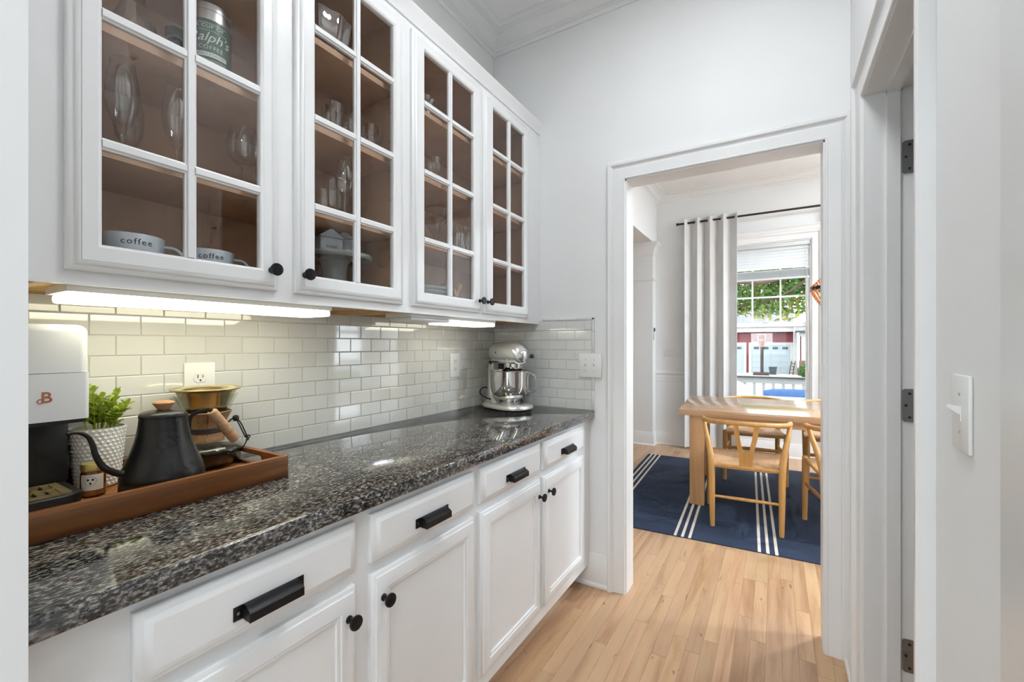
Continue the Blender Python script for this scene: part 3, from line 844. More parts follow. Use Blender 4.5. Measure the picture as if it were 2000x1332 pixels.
def glazed_door(cab, y0, y1, z0, z1, g0, g1, gz0, gz1, ym, hand):
    # g0..g1, gz0..gz1 = glass opening, ym = middle glazing bar
    b = B()
    x = UF
    # four mitred members with a stepped outer edge
    pb = [(0, 0), (0, 0.009), (0.003, 0.012), (0.010, 0.0135), (0.013, 0.0175), (0.020, 0.020)]
    ix = x + 0.020
    b.sweep([(x, y1, z0), (x, y1, z1), (x, y0, z1), (x, y0, z0)], pb + [(0.0205, 0.020), (0.0205, 0)], (1, 0, 0), True)
    o0, o1, p0, p1 = y0 + 0.020, y1 - 0.020, z0 + 0.020, z1 - 0.020
    def member(poly):   # flat members filling between step and glass, poly in (y,z)
        pass
    for a0, a1, c0, c1 in ((o0, g0 - 0.007, p0, p1), (g1 + 0.007, o1, p0, p1), (g0 - 0.007, g1 + 0.007, p0, gz0 - 0.007), (g0 - 0.007, g1 + 0.007, gz1 + 0.007, p1)):
        b.box(x, ix, a0, a1, c0, c1)
    b.sweep([(x, g1 + 0.007, gz0 - 0.007), (x, g1 + 0.007, gz1 + 0.007), (x, g0 - 0.007, gz1 + 0.007), (x, g0 - 0.007, gz0 - 0.007)],
            [(0, 0), (0, 0.0195), (0.002, 0.0185), (0.006, 0.0155), (0.007, 0.013), (0.007, 0)], (1, 0, 0), True)
    d = b.obj('door', 'cab', cab)
    bar = [(-0.0115, 0.004), (-0.0115, 0.0125), (-0.0085, 0.0135), (-0.006, 0.018), (0.006, 0.018), (0.0085, 0.0135), (0.0115, 0.0125), (0.0115, 0.004)]
    B().prism([(x + q, ym + p) for p, q in bar], 'z', gz0, gz1).obj('glazing_bar', 'cab', d)
    for zz in SH:
        for a0, a1 in ((g0, ym - 0.0085), (ym + 0.0085, g1)):
            B().prism([(x + q, zz + p) for p, q in bar], 'y', a0, a1).obj('glazing_bar', 'cab', d)
    rows = [gz0] + list(SH) + [gz1]
    for i in range(4):
        for a0, a1 in ((g0, ym), (ym, g1)):
            B().box(x + 0.005, x + 0.008, a0 + 0.001, a1 - 0.001, rows[i] + 0.001, rows[i + 1] - 0.001).obj('pane', 'pane', d)
    ky = (y1 - 0.022) if hand == 'r' else (y0 + 0.022)
    knob(ix, ky, z0 + 0.052, d)
    return d

PIN = B().lathe([(0.0026, -0.0008), (0.0026, 0.0008)], (0, 0, 0), 8, 'y').me('shelf_pin_hole', 'iron')
def wall_cabinet(label, ya, yb, doors, frame_l, frame_r, mid):
    t = thing('wall_cabinet', label, 'cabinet', (0.15, (ya + yb) / 2, UZ0))
    c = B()
    zi0 = 1.392
    c.box(0.0085, UF - 0.02, ya, ya + 0.016, UZ0, UZ1).box(0.0085, UF - 0.02, yb - 0.016, yb, UZ0, UZ1)
    c.box(0.0085, UF - 0.02, ya + 0.016, yb - 0.016, UZ1 - 0.016, UZ1)
    c.box(0.0085, UF - 0.02, ya + 0.016, yb - 0.016, zi0 - 0.006, zi0 + 0.006)
    c.box(0.0085, 0.016, ya + 0.016, yb - 0.016, zi0 + 0.006, UZ1 - 0.016)
    c.obj('carcass', 'maple', t)
    u = B().box(0.012, 0.03, ya + 0.016, yb - 0.016, UZ0, zi0 - 0.006)
    for yy in (ya + 0.016, mid - 0.03, yb - 0.076):
        u.box(0.03, UF - 0.02, yy, yy + 0.06, UZ0 + 0.003, zi0 - 0.006)
    u.obj('underside_cleat', 'rawwood', t)
    for zz in SH:
        B().box(0.017, UF - 0.032, ya + 0.017, yb - 0.017, zz - 0.0095, zz + 0.0095).obj('shelf', 'maple', t)
    f = B()
    for s0, s1 in ((frame_l, doors[0][0] + 0.012), (doors[0][1] - 0.012, doors[1][0] + 0.012), (doors[1][1] - 0.012, frame_r)):
        f.box(UF - 0.02, UF, s0, s1, UZ0, UZ1)
    for a, b_ in ((doors[0][0] + 0.012, doors[0][1] - 0.012), (doors[1][0] + 0.012, doors[1][1] - 0.012)):
        f.box(UF - 0.02, UF, a, b_, UZ0, 1.415).box(UF - 0.02, UF, a, b_, 2.392, UZ1)
    f.obj('face_frame', 'cab', t)
    for yy, sg in ((ya + 0.0163, 1), (yb - 0.0163, -1)):
        for k in range(9):
            for xx in (0.06, 0.25):
                z = 1.47 + k * 0.105
                inst('shelf_pin_hole', PIN, (xx, yy, z), t)
    for dd in doors:
        glazed_door(t, *dd)
    return t
GZ0, GZ1 = 1.455, 2.356
wall_cabinet('white wall cabinet above the coffee tray with two glazed doors', -1.955, -1.040,
    [(-1.922, -1.517, 1.401, 2.408, -1.871, -1.566, GZ0, GZ1, -1.7195, 'r'), (-1.467, -1.060, 1.401, 2.408, -1.411, -1.112, GZ0, GZ1, -1.2605, 'l')],
    -2.042, -1.040, -1.49)
wall_cabinet('white wall cabinet by the end wall with two glazed doors', -1.040, -0.075,
    [(-1.018, -0.585, 1.401, 2.408, -0.957, -0.645, GZ0, GZ1, -0.801, 'r'), (-0.565, -0.146, 1.401, 2.408, -0.494, -0.198, GZ0, GZ1, -0.346, 'l')],
    -1.040, -0.001, -0.575)
co = B().sweep([(UF, -2.042, UZ1), (UF, -0.001, UZ1)], [(0.0, -0.012), (-0.006, -0.012), (-0.007, -0.004), (-0.010, 0.002), (-0.016, 0.022), (-0.024, 0.034), (-0.026, 0.044), (0.30, 0.044), (0.30, 0.001), (0.0, 0.001)], (0, 0, 1))
struct('trim_10', co, 'cab', 'small white cornice along the top of the wall cabinets')

# under-cabinet strip lamps
def strip_lamp(label, ya, yb, gl, mat, watts, col):
    t = thing('strip_lamp', label, 'lamp', (0.25, (ya + yb) / 2, 1.3855))
    z1 = UZ0 + 0.010
    B().box(0.155, 0.288, ya, yb, z1 - 0.022, z1).obj('housing', 'white_plastic', t)
    B().box(0.165, 0.2888, gl, yb - 0.004, z1 - 0.040, z1 - 0.0215, 0.006).obj('diffuser', mat, t)
    area('strip_light', (0.227, (gl + yb) / 2, z1 - 0.0415), (0, R(14), 0), 0.10, yb - gl - 0.02, watts, col, t)
    if gl - ya > 0.02:
        B().box(0.17, 0.286, ya + 0.004, gl - 0.001, z1 - 0.034, z1 - 0.022, 0.003).obj('end_cap', 'white_plastic', t)
strip_lamp('long lit yellowish strip lamp under the wall cabinet above the coffee tray', -1.912, -1.328, -1.906, 'tubeglow', TUBE, (1.0, 0.95, 0.66))
strip_lamp('shorter strip lamp under the wall cabinet nearest the end wall', -0.99, -0.414, -0.76, 'tubeglow2', TUBE * 0.42, (1.0, 0.96, 0.76))

# ------------------------------------------------------------------ base cabinets
BF, BD = 0.61, 0.632
def drawer_pull(parent, yc, zc, x):
    # bin pull: hooded bar 134 mm long with a screw tab at each end
    h = 0.052
    y0, y1 = yc - h, yc + h
    b = B()
    prof = [(x, zc + 0.012), (x + 0.010, zc + 0.0125), (x + 0.024, zc + 0.004), (x + 0.0265, zc + 0.0015), (x + 0.0265, zc - 0.014), (x + 0.0245, zc - 0.014), (x + 0.0245, zc + 0.0005), (x + 0.010, zc + 0.0095), (x, zc + 0.0095)]
    b.prism(prof, 'y', y0, y1)
    for ya in (y0, y1 - 0.002):
        b.prism([(x, zc + 0.012), (x + 0.010, zc + 0.0125), (x + 0.024, zc + 0.004), (x + 0.0265, zc - 0.013), (x + 0.012, zc - 0.013), (x, zc - 0.011)], 'y', ya, ya + 0.002)
    p = b.obj('pull', 'black', parent, label='black hooded drawer pull')
    for s, yy in ((-1, y0), (1, y1)):
        a0, a1 = (yy - 0.015, yy + 0.001) if s < 0 else (yy - 0.001, yy + 0.015)
        B().box(x, x + 0.0022, a0, a1, zc - 0.0125, zc + 0.0125, 0.0006).obj('tab', 'black', p)
        B().lathe([(0.0028, 0.002), (0.0028, 0.0034), (0.001, 0.0038)], (x, (a0 + a1) / 2, zc), 10, 'x').obj('screw', 'hinge', p)

def drawer_front(cab, y0, y1, z0, z1):
    b = B()
    b.sweep([(BF, y1, z0), (BF, y1, z1), (BF, y0, z1), (BF, y0, z0)], [(0, 0), (0, 0.010), (0.003, 0.0135), (0.010, 0.0155), (0.012, 0.018), (0.022, 0.022), (0.0225, 0.022), (0.0225, 0)], (1, 0, 0), True)
    b.box(BF, BD, y0 + 0.0225, y1 - 0.0225, z0 + 0.0225, z1 - 0.0225)
    d = b.obj('drawer_front', 'cab', cab)
    drawer_pull(d, (y0 + y1) / 2, (z0 + z1) / 2 - 0.012, BD)

def panel_door(cab, y0, y1, z0, z1, hand):
    b = B()
    fw = 0.056
    prof = [(0, 0), (0, 0.010), (0.003, 0.0135), (0.010, 0.0155), (0.012, 0.019), (0.020, 0.022), (fw - 0.012, 0.022), (fw - 0.009, 0.0195), (fw - 0.006, 0.0205), (fw - 0.002, 0.0185), (fw, 0.0135), (fw, 0)]
    b.sweep([(BF, y1, z0), (BF, y1, z1), (BF, y0, z1), (BF, y0, z0)], prof, (1, 0, 0), True)
    d = b.obj('door', 'cab', cab)
    B().box(BF + 0.002, BF + 0.0135, y0 + fw - 0.002, y1 - fw + 0.002, z0 + fw - 0.002, z1 - fw + 0.002).obj('panel', 'cab', d)
    ky = (y1 - 0.026) if hand == 'r' else (y0 + 0.030)
    knob(BD, ky, z1 - 0.064, d)

def base_cabinet(label, ya, yb, f0, f1, cols):
    t = thing('base_cabinet', label, 'cabinet', (0.3, (ya + yb) / 2, 0))
    c = B().box(0.002, BF - 0.02, ya, ya + 0.018, 0.11, 0.876).box(0.002, BF - 0.02, yb - 0.018, yb, 0.11, 0.876)
    c.box(0.002, BF - 0.02, ya + 0.018, yb - 0.018, 0.11, 0.128).box(0.002, 0.014, ya + 0.018, yb - 0.018, 0.128, 0.876)
    c.obj('carcass', 'maple', t)
    f = B()
    ys = [f0, cols[0][0] + 0.012, cols[0][1] - 0.012, cols[1][0] + 0.012, cols[1][1] - 0.012, f1]
    for i in (0, 2, 4):
        f.box(BF - 0.02, BF, ys[i], ys[i + 1], 0.11, 0.876)
    for i in (1, 3):
        for z0, z1 in ((0.11, 0.18), (0.70, 0.748), (0.842, 0.876)):
            f.box(BF - 0.02, BF, ys[i], ys[i + 1], z0, z1)
    f.obj('face_frame', 'cab', t)
    B().box(0.515, 0.530, f0, f1, 0.0, 0.11).obj('toe_kick', 'cab', t)
    for (y0, y1, hand) in cols:
        drawer_front(t, y0, y1, 0.737, 0.8535)
        panel_door(t, y0, y1, 0.166, 0.709, hand)
base_cabinet('white base cabinet nearest the camera below the coffee tray', -1.955, -1.035, -2.042, -1.035, [(-1.92, -1.513, 'r'), (-1.468, -1.053, 'l')])
base_cabinet('white base cabinet by the end wall below the stand mixer', -1.035, -0.03, -1.035, -0.001, [(-1.016, -0.592, 'r'), (-0.562, -0.120, 'l')])

B().box(0.0085, 0.640, -2.042, -0.0085, 0.8762, 0.914, 0.004, 3).obj('countertop', 'granite', label='polished dark speckled granite countertop along the left wall', cat='countertop')

# ------------------------------------------------------------------ outlets and switches
def wall_plate(kind, label, n, parent_mat, face):
    pass
def outlet(y0, y1, z0, z1, label):
    yc, zc = (y0 + y1) / 2, (z0 + z1) / 2
    t = thing('power_outlet', label, 'outlet', (0.009, yc, zc))
    B().box(0.0079, 0.0135, y0, y1, z0, z1, 0.0022).obj('plate', 'white_plastic', t)
    for s in (-1, 1):
        z = zc + s * 0.0195
        pts = []
        for i in range(28):
            a = 2 * math.pi * i / 28
            pts.append((yc + 0.0172 * math.cos(a), z + max(-0.0138, min(0.0138, 0.0172 * math.sin(a)))))
        soc = B().prism(pts, 'x', 0.0135, 0.0152).obj('socket', 'white_plastic', t)
        h = B().box(0.0150, 0.0154, yc - 0.0078, yc - 0.0055, z - 0.0012, z + 0.0085).box(0.0150, 0.0154, yc + 0.0052, yc + 0.0072, z - 0.0005, z + 0.0075)
        h.lathe([(0.0026, 0.0150), (0.0026, 0.0154)], (0, yc, z - 0.0078), 12, 'x')
        h.obj('slot', 'ink', soc)
    B().lathe([(0.0028, 0.0133), (0.0024, 0.0143)], (0, yc, zc), 12, 'x').obj('screw', 'white_plastic', t)
outlet(-1.606, -1.526, 1.082, 1.207, 'white outlet on the backsplash behind the pour-over coffee maker')
outlet(-0.420, -0.340, 1.089, 1.214, 'white outlet on the backsplash left of the stand mixer')
def switch(name, label, c, n, w, h, ax, tog=0.010):
    # ax: 'y' plate faces -y, 'x' plate faces -x
    t = thing(name, label, 'light switch', c)
    def bx(b, u0, u1, d0, d1, z0, z1, bev=0):
        if ax == 'y':
            return b.box(c[0] + u0, c[0] + u1, c[1] - d1, c[1] - d0, c[2] + z0, c[2] + z1, bev)
        return b.box(c[0] - d1, c[0] - d0, c[1] + u0, c[1] + u1, c[2] + z0, c[2] + z1, bev)
    bx(B(), -w / 2, w / 2, 0, 0.006, -h / 2, h / 2, 0.0024).obj('plate', 'white_plastic', t)
    for i in range(n):
        u = (i - (n - 1) / 2) * 0.046
        s = bx(B(), u - 0.0055, u + 0.0055, 0.0058, 0.0068, -0.012, 0.012).obj('slot', 'trim', t)
        g = B()
        zz = 0.004
        pts = [(0.006, zz - 0.007), (0.006, zz + 0.006), (0.006 + tog, zz + 0.010), (0.006 + tog, zz + 0.005)]
        if ax == 'y':
            g.prism([(c[1] - d, c[2] + z) for d, z in pts], 'x', c[0] + u - 0.0038, c[0] + u + 0.0038)
        else:
            g.prism([(c[0] - d, c[2] + z) for d, z in pts], 'y', c[1] + u - 0.0038, c[1] + u + 0.0038)
        g.obj('toggle', 'white_plastic', s)
        for sz in (-0.030, 0.030):
            q = B()
            if ax == 'y':
                q.lathe([(0.0024, -0.0068), (0.0026, -0.0058)], (c[0] + u, c[1], c[2] + sz), 10, 'y')
            else:
                q.lathe([(0.0024, -0.0068), (0.0026, -0.0058)], (c[0], c[1] + u, c[2] + sz), 10, 'x')
            q.obj('screw', 'hinge', t)
switch('double_switch', 'double toggle switch plate at the edge of the tiled end wall', (0.6165, -0.0098, 1.150), 2, 0.127, 0.124, 'y')
switch('toggle_switch', 'single toggle switch plate on the right wall near the camera', (XR, -1.232, 1.152), 1, 0.073, 0.120, 'x', 0.016)
switch('four_gang_switch', 'wide four gang switch plate on the dining room wall beside the curtain', (0.338, YF, 1.167), 4, 0.208, 0.118, 'y')

# ------------------------------------------------------------------ tray with the coffee things
TX0, TX1, TY0, TY1, TF = 0.024, 0.357, -2.025, -1.510, 0.9265
tr = thing('serving_tray', 'long acacia wood serving tray with cut-out handles on the granite', 'tray', (0.19, -1.77, 0.914))
B().box(TX0 + 0.008, TX1 - 0.008, TY0 + 0.004, TY1 - 0.004, 0.9143, TF).obj('base', 'trayfloor', tr)
B().box(TX1 - 0.014, TX1, TY0, TY1, 0.9143, 0.970, 0.0015).obj('side', 'tray', tr)
B().box(TX0, TX0 + 0.014, TY0, TY1, 0.9143, 0.970, 0.0015).obj('side', 'tray', tr)
for ya, yb in ((TY1 - 0.014, TY1), (TY0, TY0 + 0.014)):
    e = B()
    xa, xb = TX0 + 0.014, TX1 - 0.014
    h0, h1, zt0, zt1 = 0.125, 0.255, 0.934, 0.958
    e.box(xa, h0, ya, yb, 0.9143, 0.970).box(h1, xb, ya, yb, 0.9143, 0.970).box(h0, h1, ya, yb, 0.9143, zt0).box(h0, h1, ya, yb, zt1, 0.970)
    for hx, s in ((h0, 1), (h1, -1)):
        for zz, q in ((zt0, 1), (zt1, -1)):
            r_ = 0.008
            pts = [(hx, zz), (hx + s * r_, zz)] + [(hx + s * r_ - s * r_ * math.sin(R(a)), zz + q * r_ - q * r_ * math.cos(R(a))) for a in (22, 45, 68)] + [(hx, zz + q * r_)]
            e.prism(pts, 'y', ya, yb)
    e.obj('handle_end', 'tray', tr)

# single-serve coffee maker
cm = thing('coffee_maker', 'white and black coffee maker with brass drip grate on the tray', 'coffee maker', (0.12, -1.94, TF))
HX1, HY1 = 0.225, -1.862
def rounded(b, x0, x1, y0, y1, z0, z1, r, top=0.0, n=5):
    def ring(z, ins, rr):
        P = []
        for cx, cy, a0 in ((x1 - rr - ins, y1 - rr - ins, 0), (x0 + rr + ins, y1 - rr - ins, 90), (x0 + rr + ins, y0 + rr + ins, 180), (x1 - rr - ins, y0 + rr + ins, 270)):
            for k in range(n + 1):
                a = R(a0 + 90 * k / n)
                P.append((cx + rr * math.cos(a), cy + rr * math.sin(a), z))
        return P
    rings = [ring(z0, 0, r)]
    if top:
        for k in range(6):
            a = R(90 * k / 5)
            rings.append(ring(z1 - top + top * math.sin(a), top * (1 - math.cos(a)), max(r - top * (1 - math.cos(a)) * 0.6, 0.003)))
    else:
        rings.append(ring(z1, 0, r))
    b.loft(rings)
    return b
rounded(B(), 0.03, HX1, -2.022, HY1, 1.2035, 1.301, 0.016, 0.016).obj('water_tank_lid', 'white_gloss', cm)
rounded(B(), 0.03, HX1 + 0.001, -2.022, HY1 + 0.0005, 1.108, 1.2025, 0.010).obj('head', 'white_gloss', cm, label='white gloss brew head with rose gold letter B')
rounded(B(), 0.032, HX1 - 0.004, -2.020, HY1 - 0.003, 1.100, 1.1085, 0.010).obj('head_underside', 'blackplastic', cm)
B().box(0.03, 0.095, -2.020, HY1, 0.955, 1.1005, 0.006).obj('column', 'blackplastic', cm)
rounded(B(), 0.03, HX1, -2.022, -1.866, TF + 0.0003, 0.9335, 0.035).obj('base_rim', 'white_gloss', cm)
rounded(B(), 0.031, HX1 - 0.001, -2.021, -1.867, 0.934, 0.956, 0.034, 0.004).obj('base', 'blackplastic', cm)
g = B()
gx0, gx1, gy0, gy1 = 0.108, HX1 - 0.012, -2.008, -1.886
g.box(gx1 - 0.010, gx1, gy0, gy1, 0.956, 0.960).box(gx0, gx0 + 0.010, gy0, gy1, 0.956, 0.960)
g.box(gx0 + 0.010, gx1 - 0.010, gy1 - 0.014, gy1, 0.956, 0.960).box(gx0 + 0.010, gx1 - 0.010, gy0, gy0 + 0.012, 0.956, 0.960)
g.box((gx0 + gx1) / 2 - 0.005, (gx0 + gx1) / 2 + 0.005, gy0 + 0.012, gy1 - 0.014, 0.956, 0.960)
gr = g.obj('drip_grate', 'grate', cm, label='brass slotted drip grate')
for k in range(5):
    yy = gy0 + 0.020 + k * 0.0185
    for xa, xb in ((gx0 + 0.010, (gx0 + gx1) / 2 - 0.005), ((gx0 + gx1) / 2 + 0.005, gx1 - 0.010)):
        B().box(xa, xb, yy, yy + 0.0115, 0.9565, 0.9598).obj('slat', 'grate', gr)
lg = B()
lg.text('B', 0.030, lambda u, v: (HX1 + 0.0014, -1.926 + u, 1.155 + v), bold=0.0006)
sw = [(HX1 + 0.0013, -1.9285 - 0.0055 + 0.0045 * math.cos(R(a)), 1.1492 + 0.0042 * math.sin(R(a))) for a in range(60, 331, 30)]
lg.tube(sw, 0.0010, 6)
lg.obj('logo', 'rosegold', cm)

# little plant in a textured white pot
pt = thing('potted_plant', 'small bushy green plant in a textured white pot on the tray', 'plant', (0.074, -1.808, TF))
pc = (0.074, -1.808)
pb_ = B()
rows, seg = 13, 40
rings = [[(pc[0] + 0.036 * math.cos(2 * math.pi * i / seg), pc[1] + 0.036 * math.sin(2 * math.pi * i / seg), TF + 0.0004) for i in range(seg)]]
for k in range(rows + 1):
    f = k / rows
    r0 = 0.040 + 0.011 * f
    ring = []
    for i in range(seg):
        a = 2 * math.pi * i / seg
        r_ = r0 + 0.0 * (0 if k in (0, rows) else 1)
        ring.append((pc[0] + r_ * math.cos(a), pc[1] + r_ * math.sin(a), TF + 0.004 + f * 0.136))
    rings.append(ring)
rings.append([(pc[0] + 0.048 * math.cos(2 * math.pi * i / seg), pc[1] + 0.048 * math.sin(2 * math.pi * i / seg), TF + 0.139) for i in range(seg)])
rings.append([(pc[0] + 0.046 * math.cos(2 * math.pi * i / seg), pc[1] + 0.046 * math.sin(2 * math.pi * i / seg), TF + 0.125) for i in range(seg)])
pb_.loft(rings)
pot_o = pb_.obj('pot', 'bumpypot', pt, ang=40)
sb_ = B()
for k in range(15):
    f = (k + 0.6) / 15.2
    for i in range(30):
        a = 2 * math.pi * (i + 0.5 * (k % 2)) / 30
        r_ = 0.040 + 0.011 * f
        c2 = bmesh.new(); bmesh.ops.create_icosphere(c2, subdivisions=1, radius=0.0036)
        sb_.merge(c2, Matrix.Translation((pc[0] + r_ * math.cos(a), pc[1] + r_ * math.sin(a), TF + 0.004 + f * 0.136)) @ Matrix.Rotation(a, 4, 'Z') @ Matrix.Diagonal((0.5, 1.0, 1.0, 1.0)))
sb_.obj('relief', 'bumpypot', pot_o, kind='stuff')
B().lathe([(0.046, 0.118), (0.046, 0.127), (0.02, 0.130)], (pc[0], pc[1], TF), 24).obj('soil', 'soil', pt)
rp_ = random.Random(21)
lfb = B()
e = 0.0105
lv = [(0, 0, 0), (e * .55, e * .5, 0.0015), (e * .72, e * 1.1, 0.002), (e * .4, e * 1.7, 0.0012), (0, e * 1.95, -0.001), (-e * .4, e * 1.7, 0.0012), (-e * .72, e * 1.1, 0.002), (-e * .55, e * .5, 0.0015), (0, e * 1.0, -0.0006)]
vv = [lfb.bm.verts.new(v) for v in lv]
for i in range(8):
    lfb.bm.faces.new((vv[i], vv[(i + 1) % 8], vv[8]))
LEAF = lfb.me('leaf', 'leaf', ang=80)
for sidx in range(15):
    a = rp_.uniform(0, 2 * math.pi); rad = rp_.uniform(0.004, 0.034)
    base = Vector((pc[0] + rad * math.cos(a), pc[1] + rad * math.sin(a), TF + 0.125))
    lean = rp_.uniform(0.1, 0.75) * (rad / 0.034 * 0.7 + 0.3)
    Ln = rp_.uniform(0.055, 0.105) * (1.15 - 0.3 * rad / 0.034)
    tip = base + Vector((math.cos(a) * lean * Ln, math.sin(a) * lean * Ln, Ln * (1 - lean * 0.3)))
    tip.x = max(tip.x, 0.030); tip.y = max(tip.y, -1.846)
    mid = (base + tip) / 2 + Vector((0, 0, 0.008))
    pth = smooth([base, mid, tip], 4)
    st = B().tube(pth, [0.0016 - 0.0008 * i / (len(pth) - 1) for i in range(len(pth))], 5).obj('stem', 'leaf', pt)
    nl = 7
    for k in range(nl):
        f = 0.25 + 0.75 * k / (nl - 1)
        p = pth[min(int(f * (len(pth) - 1)), len(pth) - 1)]
        for s in (0, 1):
            az = k * 1.9 + s * math.pi + sidx
            tilt = R(rp_.uniform(15, 65)) if k < nl - 1 else R(70)
            if p.x < 0.036 and math.cos(az + math.pi / 2) < 0: continue
            if p.y < -1.842 and math.sin(az + math.pi / 2) < 0: continue
            o = inst('leaf', LEAF, p, pt, rot=Euler((tilt, 0, az)), scale=(1, 1, 1) if k < nl - 1 else (0.75, 0.75, 0.75))

# honey jar
jr = thing('honey_jar', 'small honey jar with white label behind the drip base', 'jar', (0.155, -1.838, TF))
jc = (0.155, -1.838, TF)
B().lathe([(0.018, 0.0003), (0.0212, 0.003), (0.0212, 0.050), (0.0185, 0.056)], jc, 28).obj('jar_body', 'honey', jr)
B().lathe([(0.0205, 0.0562), (0.0205, 0.070), (0.0195, 0.072), (0.004, 0.0722)], jc, 28).obj('lid', 'cap', jr)
lb = B()
def onjar(u, v, r=0.0216):
    a = -0.36 + u / r
    return (jc[0] + r * math.cos(a), jc[1] + r * math.sin(a), TF + v)
lb.loft([[onjar(u * 0.0026, z) for u in range(-8, 9)] for z in (0.016, 0.050)], caps=False, closed_u=False)
lab = lb.obj('label', 'label', jr)
lb = B().loft([[onjar(u * 0.0026, z, 0.0217) for u in range(-8, 9)] for z in (0.006, 0.0158)], caps=False, closed_u=False)
lb.obj('label_band', 'label_brown', jr)
fb = B()
for u0, v0 in ((-0.0065, 0.039), (0.0015, 0.039), (-0.0025, 0.031)):
    pts = [onjar(u0 + 0.0022 * math.cos(2 * math.pi * k / 6), v0 + 0.0026 * math.sin(2 * math.pi * k / 6), 0.0219) for k in range(6)]
    fb.bm.faces.new([fb.bm.verts.new(p) for p in pts])
for k in range(18):
    a = 2 * math.pi * k / 18
    c0 = (-0.0025 + 0.010 * math.cos(a), 0.036 + 0.010 * math.sin(a))
    pts = [onjar(c0[0] + dx, c0[1] + dz, 0.0219) for dx, dz in ((-.0005, -.0008), (.0005, -.0008), (.0005, .0008), (-.0005, .0008))]
    fb.bm.faces.new([fb.bm.verts.new(p) for p in pts])
fb.obj('label_print', 'ink', lab, kind='stuff')

# gooseneck kettle
kc = (0.25, -1.743, TF)
kt = thing('gooseneck_kettle', 'matte black gooseneck kettle with wooden lid knob on the tray', 'kettle', kc)
B().lathe([(0.070, 0.0004), (0.0775, 0.002), (0.079, 0.010), (0.0785, 0.024), (0.0780, 0.0255), (0.0785, 0.027), (0.0780, 0.042), (0.0735, 0.058), (0.0665, 0.076), (0.0590, 0.095), (0.0530, 0.114), (0.0490, 0.132), (0.0462, 0.150), (0.0445, 0.164), (0.0440, 0.1685)], kc, 56).obj('body', 'kettle', kt, ang=60)
lid = B().lathe([(0.0445, 0.1687), (0.0452, 0.170), (0.0450, 0.174), (0.043, 0.178), (0.036, 0.182), (0.022, 0.185), (0.010, 0.1855)], kc, 48).obj('lid', 'kettle', kt, ang=60)
B().lathe([(0.0115, 0.1852), (0.0120, 0.187), (0.0200, 0.1985), (0.0210, 0.2005), (0.0190, 0.2035), (0.010, 0.2055), (0.002, 0.206)], kc, 32).obj('knob', 'lidwood', lid, ang=50)
sp = [(-1.806, 0.9825), (-1.818, 0.983), (-1.832, 0.990), (-1.846, 1.002), (-1.855, 1.018), (-1.861, 1.036), (-1.865, 1.055), (-1.871, 1.071), (-1.880, 1.080), (-1.891, 1.084), (-1.903, 1.0825)]
pth = smooth([(0.25, y, z) for y, z in sp], 5)
n_ = len(pth)
B().tube(pth, [0.0078 - 0.0048 * (i / (n_ - 1)) for i in range(n_)], 14).obj('spout', 'kettle', kt, ang=60)
B().tube([(0.25, -1.8085, 0.9825), (0.25, -1.8125, 0.9827)], 0.0098, 16).obj('spout_collar', 'kettle', kt)
hp = smooth([(0.25, -1.6925, 1.052), (0.25, -1.6905, 1.082), (0.25, -1.682, 1.093), (0.25, -1.664, 1.0985), (0.25, -1.650, 1.0985), (0.25, -1.640, 1.091)], 6)
hd = B().tube(hp, [(0.0014, 0.0045)] * len(hp), 10).obj('handle_strap', 'black', kt)
a_, b2 = Vector((0.25, -1.6435, 1.0945)), Vector((0.25, -1.5875, 1.0135))
gp = [a_.lerp(b2, f) for f in (0, 0.03, 0.5, 0.97, 1.0)]
B().tube(gp, [0.0105, 0.0118, 0.0122, 0.0118, 0.0105], 18).obj('grip', 'cork', hd, label='round cork handle grip', ang=50)

# pour-over coffee maker
cc = (0.112, -1.593, TF)
ca = thing('pour_over_carafe', 'glass pour-over carafe with gold cone filter and cork collar', 'carafe', cc)
bowl = B().lathe([(0.042, 0.0005), (0.060, 0.004), (0.075, 0.018), (0.0825, 0.038), (0.0830, 0.050), (0.0795, 0.056), (0.066, 0.064), (0.048, 0.072), (0.0375, 0.080), (0.034, 0.088), (0.034, 0.105), (0.040, 0.124), (0.052, 0.150), (0.066, 0.182), (0.0735, 0.199)], cc, 48, caps=False).obj('glass', 'carafe', ca, ang=70)
B().lathe([(0.001, 0.0012), (0.058, 0.0055), (0.0730, 0.019), (0.0805, 0.038), (0.0808, 0.0495), (0.001, 0.0500)], cc, 40).obj('coffee', 'coffee', ca)
# pouring lip on the glass funnel
lp = B()
lp.loft([[(cc[0] + x, cc[1] + y, cc[2] + z) for x, y, z in ((-0.012, -0.060, 0.182), (0.0, -0.064, 0.176), (0.012, -0.060, 0.182))], [(cc[0] + x, cc[1] + y, cc[2] + z) for x, y, z in ((-0.010, -0.072, 0.198), (0.0, -0.088, 0.196), (0.010, -0.072, 0.198))]], caps=False, closed_u=False)
lp.obj('pouring_lip', 'carafe', ca)
fl = B().lathe([(0.0315, 0.122), (0.037, 0.132), (0.0690, 0.206), (0.0765, 0.2105), (0.0790, 0.2120), (0.0790, 0.2145), (0.0760, 0.2145), (0.0675, 0.2085), (0.0355, 0.134), (0.030, 0.1235)], cc, 48).obj('cone_filter', 'gold', ca, ang=50)
B().lathe([(0.0770, 0.2095), (0.0812, 0.2115), (0.0820, 0.2135), (0.0812, 0.2155), (0.0770, 0.2155), (0.0770, 0.2095)], cc, 48, caps=False).obj('filter_rim', 'grate', fl)
